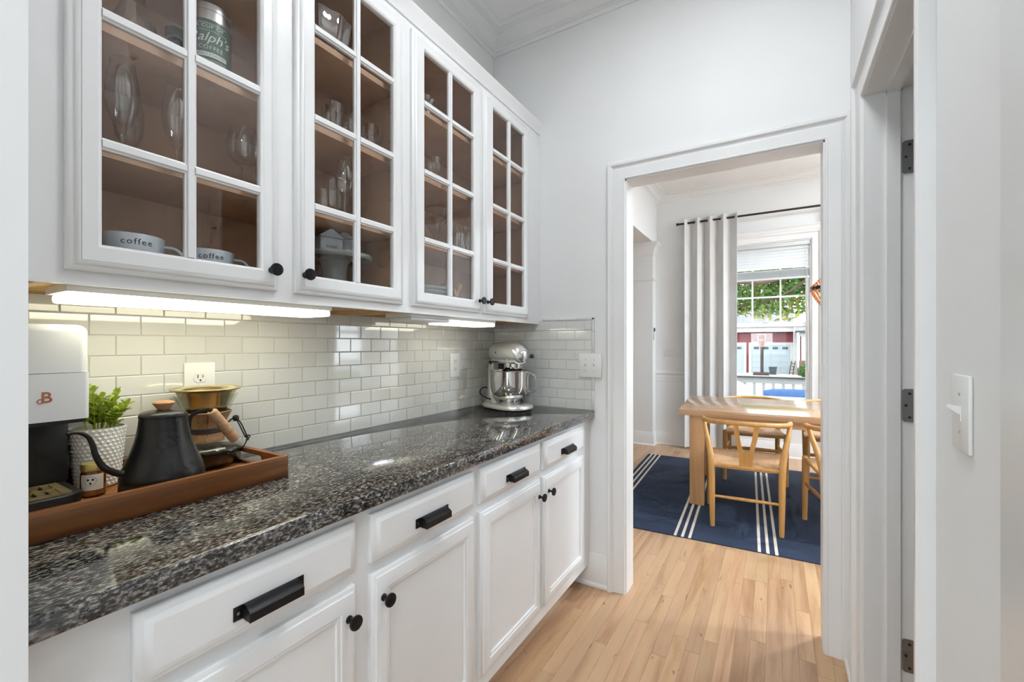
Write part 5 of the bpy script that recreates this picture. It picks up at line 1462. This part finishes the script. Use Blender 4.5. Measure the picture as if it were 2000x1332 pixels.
bl = thing('window_blind', 'white slatted blind half raised inside the dining room window', 'blind', ((WX0 + WX1) / 2, YF + 0.025, WZ1 - 0.02))
B().box(WX0 + 0.019, WX1 - 0.019, YF + 0.006, YF + 0.045, WZ1 - 0.062, WZ1 - 0.018, 0.003).obj('headrail', 'blind', bl)
slat = B().prism([(-0.022, 0.0), (-0.012, 0.0028), (0.0, 0.0038), (0.012, 0.0028), (0.022, 0.0), (0.022, -0.0012), (0.0, 0.0024), (-0.022, -0.0012)], 'x', WX0 + 0.022 - 1.36, WX1 - 0.022 - 1.36).me('slat', 'blind')
zz = WZ1 - 0.082
while zz > 2.115:
    inst('slat', slat, (1.36, YF + 0.024, zz), bl, rot=(R(66), 0, 0))
    zz -= 0.0345
for k in range(11):
    inst('slat', slat, (1.36, YF + 0.024, 2.018 + k * 0.0078), bl)
B().box(WX0 + 0.022, WX1 - 0.022, YF + 0.008, YF + 0.042, 1.994, 2.013, 0.003).obj('bottom_rail', 'blind', bl)
for x in (1.06, 1.36, 1.66):
    B().box(x - 0.0008, x + 0.0008, YF + 0.0015, YF + 0.0025, 2.0, WZ1 - 0.06).obj('ladder_cord', 'blind', bl)
B().tube(smooth([(1.742, YF + 0.002, WZ1 - 0.06), (1.744, YF + 0.001, 1.9), (1.755, YF + 0.0, 1.4), (1.758, YF + 0.001, 0.95)], 8), 0.0022, 6).obj('pull_cord', 'blind', bl)

rd = thing('curtain_rod', 'dark bronze curtain rod above the dining room window', 'curtain rod', (1.2, 3.45, 2.73))
B().tube([(0.435, 3.45, 2.73), (2.35, 3.45, 2.73)], 0.0115, 14).obj('rod', 'rod', rd)
for x, d in ((0.435, -1), (2.35, 1)):
    B().lathe([(0.0115, 0), (0.016, 0.002), (0.017, 0.014), (0.016, 0.026), (0.009, 0.030)] if d > 0 else [(0.009, -0.030), (0.016, -0.026), (0.017, -0.014), (0.016, -0.002), (0.0115, 0)], (x, 3.45, 2.73), 18, 'x').obj('finial', 'rod', rd)
for x in (0.50, 2.25):
    B().box(x - 0.008, x + 0.008, 3.45, YF, 2.705, 2.7175).obj('bracket', 'rod', rd)

def curtain(label, x0, x1, waves, seed):
    rc_ = random.Random(seed)
    t = thing('curtain', label, 'curtain', ((x0 + x1) / 2, 3.45, 0.02))
    nx, nz = waves * 16, 14
    def pt(i, k):
        f = i / nx; g = k / nz
        ph = waves * 2 * math.pi * f - math.pi / 2
        amp = 0.036 + 0.010 * math.sin(3.1 * f * 6 + 1)
        y = 3.45 + amp * math.sin(ph) + 0.006 * math.sin(ph * 0.5 + g * 5) * (1 - g)
        x = x0 + (x1 - x0) * (f + 0.012 * math.sin(ph * 2) + 0.01 * (1 - g) * math.sin(9 * f + 2))
        return (x, y, 0.022 + g * (2.775 - 0.022))
    G = [[pt(i, k) for i in range(nx + 1)] for k in range(nz + 1)]
    b = B()
    b.loft(G, caps=False, closed_u=False)
    o = b.obj('cloth', 'curtain', t, ang=80)
    m_ = o.modifiers.new('thick', 'SOLIDIFY'); m_.thickness = 0.003; m_.offset = 0
    for k in range(waves * 2):
        f = (k + 0.5) / (waves * 2)
        i = int(f * nx)
        p = pt(i, nz)
        q = pt(min(i + 1, nx), nz)
        d = Vector((q[0] - p[0], q[1] - p[1], 0)).normalized()
        nrm_ = Vector((-d.y, d.x, 0))
        c0 = Vector((p[0], 3.45 if abs(p[1] - 3.45) < 0.02 else p[1], 2.73))
        ring = [c0 + d * 0.020 * math.cos(a) + Vector((0, 0, 0.020 * math.sin(a))) for a in [2 * math.pi * j / 20 for j in range(21)]]
        B().tube(ring, 0.0032, 8, caps=False).obj('grommet', 'brushed', t)
    return t
curtain('white grommet curtain hanging left of the dining room window', 0.505, 1.075, 4, 3)
curtain('white grommet curtain hanging right of the dining room window', 2.0, 2.34, 3, 8)

# ------------------------------------------------------------------ rug, table, chairs
FR = R(4.2)
rg = thing('area_rug', 'navy blue woven rug with groups of three white stripes under the dining table', 'rug', (0.295, 0.800, 0.0), (0, 0, R(2.6)))
RL, RW = 3.05, 2.13
B().box(0, RL, 0, RW, 0.0004, 0.0065, 0.002).obj('weave', 'rug', rg, True)
for xs_ in ((0.040, 0.084, 0.130), (0.588, 0.633, 0.677), (1.072, 1.117, 1.163), (1.93, 1.975, 2.02), (2.42, 2.465, 2.51), (2.92, 2.965, 3.01)):
    for x in xs_:
        B().box(x - 0.0085, x + 0.0085, 0.0005, RW - 0.0005, 0.006, 0.0071).obj('stripe', 'rugstripe', rg, True)
RZ = 0.0076
tb_ = thing('dining_table', 'light oak dining table with thick square legs', 'table', (0.797, 1.447, RZ), (0, 0, FR))
TL, TW, TH = 2.15, 1.03, 0.745
B().box(0, TL, 0, TW, TH - 0.046, TH, 0.002).obj('table_top', 'oak', tb_, True)
for x in (0.075, TL - 0.18):
    for y in (0.03, TW - 0.135):
        B().box(x, x + 0.105, y, y + 0.105, 0, TH - 0.0465, 0.0025).obj('leg', 'legwood', tb_, True)
ap = B().box(0.18, TL - 0.18, 0.055, 0.078, TH - 0.105, TH - 0.0465).obj('apron', 'oak', tb_, True)
B().box(0.18, TL - 0.18, TW - 0.078, TW - 0.055, TH - 0.105, TH - 0.0465).obj('apron', 'oak', tb_, True)

def make_chair(label, loc, rot):
    t = thing('wishbone_chair', label, 'chair', loc, (0, 0, rot), group='wishbone chairs around the dining table')
    # top rail, bent in a half round
    rail = []
    for k in range(25):
        a = R(180 + 180 * k / 24)
        rail.append((0.272 * math.cos(a) * (1.0 if True else 1), -0.035 + 0.235 * math.sin(a), 0.712 + 0.012 * math.sin(-a) ** 2))
    rail = [(-0.275, 0.02, 0.705)] + rail + [(0.275, 0.02, 0.705)]
    n = len(rail)
    B().tube(rail, [0.0125 if i in (0, n - 1) else 0.0155 for i in range(n)], 12).obj('top_rail', 'chairwood', t, True, ang=60)
    for s in (-1, 1):
        lp = smooth([(s * 0.205, -0.235, 0.0), (s * 0.208, -0.222, 0.22), (s * 0.212, -0.205, 0.42), (s * 0.225, -0.175, 0.52), (s * 0.252, -0.115, 0.63), (s * 0.268, -0.060, 0.703)], 5)
        m = len(lp)
        B().tube(lp, [0.0145 + 0.0075 * math.sin(math.pi * min(1, i / (m - 1) * 1.2)) for i in range(m)], 12).obj('leg', 'chairwood', t, True, ang=60)
        fp = [(s * 0.245, 0.215, 0.0), (s * 0.244, 0.213, 0.2), (s * 0.243, 0.210, 0.40), (s * 0.243, 0.210, 0.452), (s * 0.243, 0.210, 0.460)]
        B().tube(fp, [0.0155, 0.0190, 0.0200, 0.0190, 0.012], 12).obj('leg', 'chairwood', t, True, ang=50)
        B().tube([(s * 0.212, -0.205, 0.422), (s * 0.243, 0.205, 0.436)], 0.0125, 10).obj('seat_rail', 'chairwood', t, True)
        B().tube([(s * 0.209, -0.216, 0.275), (s * 0.2265, 0.0, 0.268), (s * 0.244, 0.212, 0.262)], [(0.011, 0.006), (0.019, 0.0075), (0.011, 0.006)], 10).obj('stretcher', 'chairwood', t, True)
    B().tube([(-0.208, -0.222, 0.205), (0, -0.222, 0.205), (0.208, -0.222, 0.205)], [0.0085, 0.0125, 0.0085], 10).obj('stretcher', 'chairwood', t, True)
    B().tube([(-0.243, 0.212, 0.305), (0, 0.212, 0.305), (0.243, 0.212, 0.305)], [(0.010, 0.006), (0.017, 0.0075), (0.010, 0.006)], 10).obj('stretcher', 'chairwood', t, True)
    B().tube([(-0.212, -0.206, 0.418), (0.212, -0.206, 0.418)], 0.0125, 10).obj('seat_rail', 'chairwood', t, True)
    B().tube([(-0.243, 0.208, 0.434), (0.243, 0.208, 0.434)], 0.0125, 10).obj('seat_rail', 'chairwood', t, True)
    # Y splat: flat stem that forks into two arms
    outl = [(-0.040, 0.405), (0.040, 0.405), (0.043, 0.500), (0.050, 0.545), (0.066, 0.62), (0.078, 0.712), (0.046, 0.712), (0.036, 0.62), (0.022, 0.545), (0.0, 0.518), (-0.022, 0.545), (-0.036, 0.62), (-0.046, 0.712), (-0.078, 0.712), (-0.066, 0.62), (-0.050, 0.545), (-0.043, 0.500)]
    sb = B()
    def yb(z): return -0.206 - 0.062 * ((z - 0.405) / 0.307) ** 1.3
    fr = [sb.bm.verts.new((x, yb(z) - 0.0065, z)) for x, z in outl]
    bk = [sb.bm.verts.new((x, yb(z) + 0.0065, z)) for x, z in outl]
    m = len(outl)
    for i in range(m):
        j = (i + 1) % m
        sb.bm.faces.new((fr[i], fr[j], bk[j], bk[i]))
    for L in (fr, bk):
        for q in ((0, 1, 2, 16), (2, 3, 8, 9), (3, 4, 7, 8), (4, 5, 6, 7), (16, 15, 10, 9), (15, 14, 11, 10), (14, 13, 12, 11)):
            sb.bm.faces.new([L[i] for i in q])
        sb.bm.faces.new([L[i] for i in (2, 9, 16)])
    sb.obj('splat', 'chairwood', t, True)
    # woven paper-cord seat, dished, in four wedges
    N = 20
    st = B()
    top = []
    for j in range(N + 1):
        v = j / N
        row = []
        for i in range(N + 1):
            u = i / N
            hw = 0.214 + 0.032 * v
            x = (2 * u - 1) * hw
            y = -0.212 + 0.424 * v
            du, dv = abs(2 * u - 1), abs(2 * v - 1)
            dish = max(du, dv)
            z = 0.436 + 0.014 * v - 0.022 * (1 - dish) + 0.010 * (du ** 4) * 0.5 - 0.003 * (1 if abs(du - dv) < 0.06 else 0)
            edge = max(0, max(du, dv) - 0.93) / 0.07
            row.append((x, y, z - 0.010 * edge ** 2))
        top.append(row)
    bot = [[(x, y, z - 0.024) for x, y, z in r_] for r_ in top]
    for G in (top, bot):
        V = [[st.bm.verts.new(p) for p in r_] for r_ in G]
        for j in range(N):
            for i in range(N):
                st.bm.faces.new((V[j][i], V[j][i + 1], V[j + 1][i + 1], V[j + 1][i]))
        if G is top: VT = V
        else: VB = V
    ringT = [VT[0][i] for i in range(N)] + [VT[j][N] for j in range(N)] + [VT[N][N - i] for i in range(N)] + [VT[N - j][0] for j in range(N)]
    ringB = [VB[0][i] for i in range(N)] + [VB[j][N] for j in range(N)] + [VB[N][N - i] for i in range(N)] + [VB[N - j][0] for j in range(N)]
    for i in range(len(ringT)):
        j = (i + 1) % len(ringT)
        st.bm.faces.new((ringT[i], ringT[j], ringB[j], ringB[i]))
    st.obj('seat', 'cordseat', t, True, ang=50)
    return t
ch = make_chair('oak wishbone chair with its back to the pantry, nearest the table corner', (1.262, 1.372, RZ), FR)
copy_thing(ch, (1.895, 1.395, RZ), (0, 0, FR + R(2)), 'oak wishbone chair on the near side of the table, cut by the door casing')
copy_thing(ch, (1.272, 2.555, RZ), (0, 0, FR + math.pi), 'oak wishbone chair across the table behind the nearest chair')
copy_thing(ch, (1.912, 2.600, RZ), (0, 0, FR + math.pi), 'oak wishbone chair across the table beside the door casing')

# ------------------------------------------------------------------ bead chandelier
cx, cy_, cz = 1.905, 2.02, 1.70
cl = thing('bead_chandelier', 'wooden bead chandelier with dark iron ring over the dining table', 'chandelier', (cx, cy_, cz))
RR = 0.215
b = B()
b.lathe([(RR, -0.014), (RR + 0.003, -0.014), (RR + 0.003, 0.014), (RR, 0.014), (RR, -0.014)], (cx, cy_, cz), 48, caps=False)
b.obj('ring', 'iron', cl)
B().lathe([(0.055, 0.0), (0.058, 0.0), (0.058, 0.014), (0.055, 0.014), (0.055, 0.0)], (cx, cy_, cz + 0.31), 32, caps=False).obj('top_ring', 'iron', cl)
B().tube([(cx, cy_, cz + 0.05), (cx, cy_, CEIL2 - 0.03)], 0.007, 10).obj('stem', 'iron', cl)
B().lathe([(0.02, -0.045), (0.06, -0.02), (0.065, -0.0005)], (cx, cy_, CEIL2), 28).obj('canopy', 'iron', cl)
bmb = bmesh.new(); bmesh.ops.create_icosphere(bmb, subdivisions=1, radius=0.0088)
def strand(p0, p1, sag, n):
    out = []
    for k in range(n):
        f = k / (n - 1)
        p = Vector(p0).lerp(Vector(p1), f)
        rad = Vector((p.x - cx, p.y - cy_, 0))
        if rad.length > 1e-4:
            p += rad.normalized() * sag * math.sin(math.pi * f)
        out.append(p)
    return out
for k in range(26):
    a = 2 * math.pi * k / 26
    d = Vector((math.cos(a), math.sin(a), 0))
    sb = B()
    for p in strand(Vector((cx, cy_, cz + 0.012)) + d * RR, Vector((cx, cy_, cz + 0.31)) + d * 0.056, -0.045, 20):
        c2 = bmb.copy(); sb.merge(c2, Matrix.Translation(p))
    sb.obj('upper_strand', 'bead', cl, kind='stuff')
    sb = B()
    for p in strand(Vector((cx, cy_, cz - 0.012)) + d * RR, Vector((cx, cy_, cz - 0.235)) + d * 0.03, 0.028, 17):
        c2 = bmb.copy(); sb.merge(c2, Matrix.Translation(p))
    sb.obj('lower_strand', 'bead', cl, kind='stuff')
for k in range(4):
    a = math.pi / 2 * k + 0.5
    p = (cx + 0.07 * math.cos(a), cy_ + 0.07 * math.sin(a), cz + 0.03)
    bo = B().lathe([(0.008, -0.02), (0.011, 0.0), (0.011, 0.045)], p, 14).obj('candle_cup', 'iron', cl)
    B().lathe([(0.009, 0.046), (0.016, 0.066), (0.013, 0.085), (0.003, 0.105)], p, 14).obj('bulb', 'bulb', bo)
    pl_ = bpy.data.lights.new('bulb_light', 'POINT'); pl_.energy = 18.0; pl_.color = (1.0, 0.93, 0.84); pl_.shadow_soft_size = 0.016
    po = bpy.data.objects.new('bulb_light', pl_); C.objects.link(po); po.parent = cl; po.location = Vector((p[0], p[1], p[2] + 0.075)) - org(cl)

# ------------------------------------------------------------------ porch outside the dining window
GZ = -0.9            # ground level of the yard
struct('porch_floor', B().box(-4, 8, YF + 0.14, 6.15, -0.30, -0.15), 'porchfloor')
struct('ground', B().box(-40, 45, 6.15, 60, GZ - 0.2, GZ), 'concrete')
struct('lawn', B().box(-30, -3.5, 8, 33, GZ, GZ + 0.02).box(5.5, 30, 8, 33, GZ, GZ + 0.02), 'grass')
ra = thing('porch_railing', 'white porch railing with dark cap outside the dining window', 'railing', (1.5, 6.0, -0.15))
B().box(-3, 6, 5.945, 6.055, 0.722, 0.744, 0.003).obj('cap', 'railcap', ra)
B().box(-3, 6, 5.975, 6.025, 0.632, 0.7215).obj('top_rail', 'extwhite', ra)
B().box(-3, 6, 5.975, 6.025, -0.06, 0.0).obj('bottom_rail', 'extwhite', ra)
bal = B().box(-0.021, 0.021, -0.018, 0.018, -0.0, 0.632).me('baluster', 'extwhite')
x = -2.9
while x < 5.9:
    inst('baluster', bal, (x, 6.0, 0.0), ra)
    x += 0.135
for x in (-3.0, 6.0):
    B().box(x - 0.05, x + 0.05, 5.95, 6.05, -0.15, 0.80).obj('post', 'extwhite', ra)
# blue padded porch chair, seen over the table
pcn = thing('porch_chair', 'blue cushioned porch chair outside the dining window', 'chair', (1.76, 5.05, -0.27), (0, 0, R(8)))
cb = B()
rgs = []
for k in range(13):
    f = k / 12
    x = -0.42 + 0.84 * f
    th_ = 0.07 * (1 - (2 * f - 1) ** 6) + 0.015 + 0.006 * math.cos(f * 12 * math.pi)
    hh = 0.30 * (1 - 0.25 * abs(2 * f - 1) ** 5)
    zc_ = 0.46 + 0.20
    rgs.append([(x, 0.30 + th_ * math.cos(2 * math.pi * i / 20) + 0.12 * math.sin(2 * math.pi * i / 20) * 0.6, zc_ + (hh * 0.5 + 0.07) * math.sin(2 * math.pi * i / 20)) for i in range(20)])
cb.loft(rgs).obj('back_cushion', 'cushion', pcn, True, ang=70)
B().box(-0.40, 0.40, -0.32, 0.26, 0.36, 0.48, 0.04, 3).obj('seat_cushion', 'cushion', pcn, True)
for sx in (-0.41, 0.41):
    for sy in (-0.34, 0.36):
        B().box(sx - 0.03, sx + 0.03, sy - 0.03, sy + 0.03, 0.0, 0.35 if sy < 0 else 0.62).obj('leg', 'iron', pcn, True)
B().box(-0.44, 0.44, -0.37, 0.39, 0.31, 0.355).obj('seat_frame', 'iron', pcn, True)
gl_ = thing('kettle_grill', 'dark domed grill on the porch beside the curtain edge', 'grill', (0.86, 5.45, -0.15))
B().lathe([(0.08, 0.42), (0.20, 0.50), (0.255, 0.62)], (0.86, 5.45, -0.15), 32).obj('bowl', 'iron', gl_)
B().lathe([(0.258, 0.622), (0.25, 0.70), (0.20, 0.79), (0.11, 0.84), (0.02, 0.85)], (0.86, 5.45, -0.15), 32).obj('lid', 'brushed', gl_, ang=70)
for k in range(3):
    a = R(90 + 120 * k)
    B().tube([(0.86 + 0.15 * math.cos(a), 5.45 + 0.15 * math.sin(a), 0.32), (0.86 + 0.27 * math.cos(a), 5.45 + 0.27 * math.sin(a), -0.149)], 0.012, 8).obj('leg', 'iron', gl_)

# ------------------------------------------------------------------ red house across the drive
HY = 36.0
hs = thing('garage_house', 'red sided house with two white garage doors across the driveway', 'house', (0, HY, GZ))
b = B()
zt = GZ
k = 0
while zt < 2.2:
    z1 = min(zt + 0.165, 2.2)
    bb = B().prism([(HY, zt), (HY - 0.022, zt), (HY - 0.006, z1), (HY, z1)], 'x', -9.0, 2.58)
    bb.obj('siding_board', 'siding', hs)
    zt = z1; k += 1
B().box(-9.0, 2.57, HY, HY + 6, GZ, 2.2).obj('wall', 'siding', hs)
B().box(-9.2, 2.58, HY - 0.45, HY + 0.1, 2.2, 2.56).obj('fascia', 'extwhite', hs)
B().box(-9.2, 2.58, HY - 0.52, HY - 0.40, 2.56, 2.70).obj('gutter', 'railcap', hs)
B().prism([(HY - 0.5, 2.70), (HY + 6.5, 6.6), (HY + 6.5, 6.4), (HY - 0.5, 2.52)], 'x', -9.2, 2.58).obj('roof', 'shingle', hs)
def garage_door(x0, x1):
    B().box(x0 - 0.20, x0, HY - 0.06, HY - 0.02, GZ, 1.20).obj('door_trim', 'extwhite', hs)
    B().box(x1, x1 + 0.20, HY - 0.06, HY - 0.02, GZ, 1.20).obj('door_trim', 'extwhite', hs)
    B().box(x0 - 0.20, x1 + 0.20, HY - 0.06, HY - 0.02, 1.20, 1.42).obj('door_trim', 'extwhite', hs)
    d = B().box(x0, x1, HY - 0.030, HY - 0.024, GZ, 1.20).obj('garage_door', 'garage', hs)
    n, wv = 4, (x1 - x0) / 4
    for r_ in range(5):
        z0 = GZ + r_ * 0.42
        for c_ in range(n):
            xa = x0 + c_ * wv
            B().box(xa + 0.015, xa + wv - 0.015, HY - 0.042, HY - 0.0305, z0 + 0.012, z0 + 0.408).obj('panel', 'garage', d)
            if r_ == 4:
                B().box(xa + wv * 0.22, xa + wv * 0.80, HY - 0.047, HY - 0.0425, z0 + 0.12, z0 + 0.31).obj('pane', 'darkglass', d)
garage_door(-0.12, 2.35)
garage_door(-3.15, -0.68)
# porch wing on the right of the house
pw = thing('porch_wing', 'white columned porch with grey roof beside the red garage', 'porch', (4.2, HY - 1, GZ))
B().box(3.0, 8.0, HY + 0.8, HY + 1.0, GZ, 2.2).obj('wall', 'siding', pw)
B().box(2.60, 2.80, HY - 0.1, HY + 0.1, GZ, 2.2).obj('corner_board', 'extwhite', pw)
B().box(2.85, 8.0, HY - 1.9, HY - 1.5, 1.85, 2.12).obj('beam', 'extwhite', pw)
B().box(2.6, 8.2, HY - 2.15, HY - 2.0, 2.08, 2.22).obj('gutter', 'railcap', pw)
B().prism([(HY - 2.1, 2.22), (HY - 0.56, 2.80), (HY - 0.56, 2.60), (HY - 2.1, 2.1)], 'x', 2.6, 8.2).obj('roof', 'shingle', pw)
for x in (3.15, 4.9):
    B().prism([(x - 0.17, HY - 1.87), (x + 0.17, HY - 1.87), (x + 0.17, HY - 1.53), (x - 0.17, HY - 1.53)], 'z', 0.15, 1.85).obj('column', 'extwhite', pw)
    B().box(x - 0.3, x + 0.3, HY - 2.0, HY - 1.4, GZ, 0.15).obj('pier', 'brick', pw)
B().box(2.8, 8.0, HY - 1.6, HY + 0.8, GZ, GZ + 0.45).obj('deck', 'brick', pw)

# basketball hoop
hx, hy = 0.62, 33.5
hp3 = thing('basketball_hoop', 'basketball hoop on a dark pole in the driveway', 'basketball hoop', (hx, hy, GZ))
B().box(hx - 0.55, hx + 0.45, hy - 0.4, hy + 0.4, GZ + 0.0005, GZ + 0.20, 0.05).obj('base', 'iron', hp3)
B().tube([(hx, hy, GZ + 0.2), (hx, hy, 1.60)], 0.10, 12).obj('pole', 'iron', hp3)
B().tube([(hx, hy, 1.45), (hx, hy - 0.55, 1.95)], 0.06, 8).obj('arm', 'iron', hp3)
bbd = B().box(hx - 0.65, hx + 0.65, hy - 0.62, hy - 0.58, 1.42, 2.05).obj('backboard', 'acrylic', hp3)
fr_ = B()
for q in ((hx - 0.65, hx + 0.65, 1.42, 1.47), (hx - 0.26, hx - 0.19, 1.55, 1.98), (hx + 0.19, hx + 0.26, 1.55, 1.98), (hx - 0.26, hx + 0.26, 1.93, 2.0)):
    fr_.box(q[0], q[1], hy - 0.645, hy - 0.621, q[2], q[3])
fr_.obj('backboard_lines', 'extwhite', bbd)
ring = [(hx + 0.23 * math.cos(a), hy - 0.92 + 0.23 * math.sin(a), 1.56) for a in [2 * math.pi * j / 24 for j in range(25)]]
B().tube(ring, 0.018, 6, caps=False).obj('rim', 'coppery', hp3)
nt = B()
for j in range(16):
    a0 = 2 * math.pi * j / 16
    for d_ in (1, -1):
        pts = []
        for q in range(5):
            f = q / 4
            a = a0 + d_ * f * 0.6
            r_ = 0.23 - 0.10 * f
            pts.append((hx + r_ * math.cos(a), hy - 0.92 + r_ * math.sin(a), 1.55 - 0.45 * f))
        nt.tube(pts, 0.014, 4)
nt.obj('net', 'net', hp3, kind='stuff')

bi = thing('trash_bin', 'grey trash bin in front of the right garage door', 'bin', (1.28, 34.6, GZ))
B().loft([[(1.28 + s_ * a, 34.6 + t_ * c_, z) for s_, t_ in ((1, 1), (-1, 1), (-1, -1), (1, -1))] for a, c_, z in ((0.20, 0.20, GZ + 0.001), (0.25, 0.25, GZ + 0.50))]).obj('body', 'bin', bi)
B().box(1.01, 1.55, 34.33, 34.87, GZ + 0.501, GZ + 0.56, 0.02).obj('lid', 'bin', bi)
ld = thing('leaning_ladder', 'dark ladder leaning against the red garage wall', 'ladder', (2.50, 35.6, GZ))
for dx in (-0.11, 0.11):
    B().tube([(2.40 + dx, 35.3, GZ), (2.56 + dx, 35.8, GZ + 0.95)], 0.03, 6).obj('rail', 'iron', ld)
for q in range(4):
    f = (q + 0.6) / 4.4
    B().tube([(2.40 - 0.11 + 0.16 * f, 35.3 + 0.5 * f, GZ + 0.95 * f), (2.40 + 0.11 + 0.16 * f, 35.3 + 0.5 * f, GZ + 0.95 * f)], 0.02, 6).obj('rung', 'iron', ld)

rl = random.Random(31)
def leaf_cloud(blobs, n, size, mat_name):
    b = B()
    for _ in range(n):
        c_, rx, ry, rz = rl.choices(blobs, weights=[q[1] * q[2] * q[3] for q in blobs])[0]
        while True:
            v = Vector((rl.uniform(-1, 1), rl.uniform(-1, 1), rl.uniform(-1, 1)))
            if v.length < 1: break
        p = Vector(c_) + Vector((v.x * rx, v.y * ry, v.z * rz))
        u = Vector((rl.gauss(0, 1), rl.gauss(0, 1), rl.gauss(0, 1))).normalized()
        w_ = u.cross(Vector((rl.gauss(0, 1), rl.gauss(0, 1), rl.gauss(0, 1)))).normalized()
        s_ = size * rl.uniform(0.6, 1.3)
        q = [b.bm.verts.new(p + u * s_), b.bm.verts.new(p + w_ * s_ * 0.45), b.bm.verts.new(p - u * s_), b.bm.verts.new(p - w_ * s_ * 0.45)]
        b.bm.faces.new(q)
    return b
sh = thing('round_shrub', 'round green shrub in front of the white columned porch', 'shrub', (3.35, 32.8, GZ))
leaf_cloud([((3.35, 32.8, GZ + 0.40), 0.62, 0.62, 0.50)], 1600, 0.07, 'shrubleaf').obj('foliage', 'shrubleaf', sh, kind='stuff')
B().tube([(3.35, 32.8, GZ), (3.35, 32.8, GZ + 0.4)], 0.05, 6).obj('stem', 'bark', sh)
tr2 = thing('oak_tree', 'leafy green tree with a long limb hanging over the driveway', 'tree', (7.5, 17.5, GZ))
B().tube(smooth([(7.5, 17.5, GZ), (7.45, 17.4, 1.0), (7.3, 17.2, 3.0), (7.2, 17.0, 6.5)], 5), [0.36 - 0.008 * i for i in range(16)], 12).obj('trunk', 'bark', tr2)
B().tube(smooth([(7.35, 17.2, 2.4), (5.2, 16.4, 3.9), (3.0, 15.6, 4.15), (1.6, 15.2, 3.55), (0.6, 15.0, 3.42), (-1.2, 14.6, 3.9), (-3.2, 14.4, 4.4)], 6), [0.17 - 0.0032 * i for i in range(37)], 10).obj('limb', 'bark', tr2, label='long crooked brown limb')
B().tube(smooth([(3.0, 15.6, 4.1), (2.0, 15.9, 3.2), (0.9, 16.2, 2.75), (-0.6, 16.5, 2.7)], 5), [0.06 - 0.0025 * i for i in range(16)], 8).obj('limb', 'bark', tr2)
lim = [((0.2, 16.8, 4.1), 3.4, 1.6, 1.55), ((3.2, 17.2, 4.3), 2.6, 1.6, 1.5), ((-3.0, 17.0, 4.6), 2.6, 1.6, 1.6), ((1.6, 16.5, 2.85), 2.3, 1.0, 0.52), ((-0.5, 16.3, 2.75), 1.2, 0.9, 0.55), ((5.5, 17.5, 6.0), 3.2, 2.6, 2.0), ((0.5, 18.5, 5.6), 4.5, 2.0, 1.6)]
leaf_cloud(lim, 15000, 0.13, 'foliage').obj('leaves', 'foliage', tr2, kind='stuff')
leaf_cloud([((2.6, 17.0, 2.9), 0.7, 0.5, 0.5), ((1.9, 16.6, 2.55), 1.6, 0.7, 0.42), ((0.0, 16.6, 2.65), 1.2, 0.6, 0.4), ((1.0, 17.5, 4.2), 3.2, 1.2, 1.4)], 3600, 0.12, 'foliage2').obj('yellow_leaves', 'foliage2', tr2, kind='stuff')
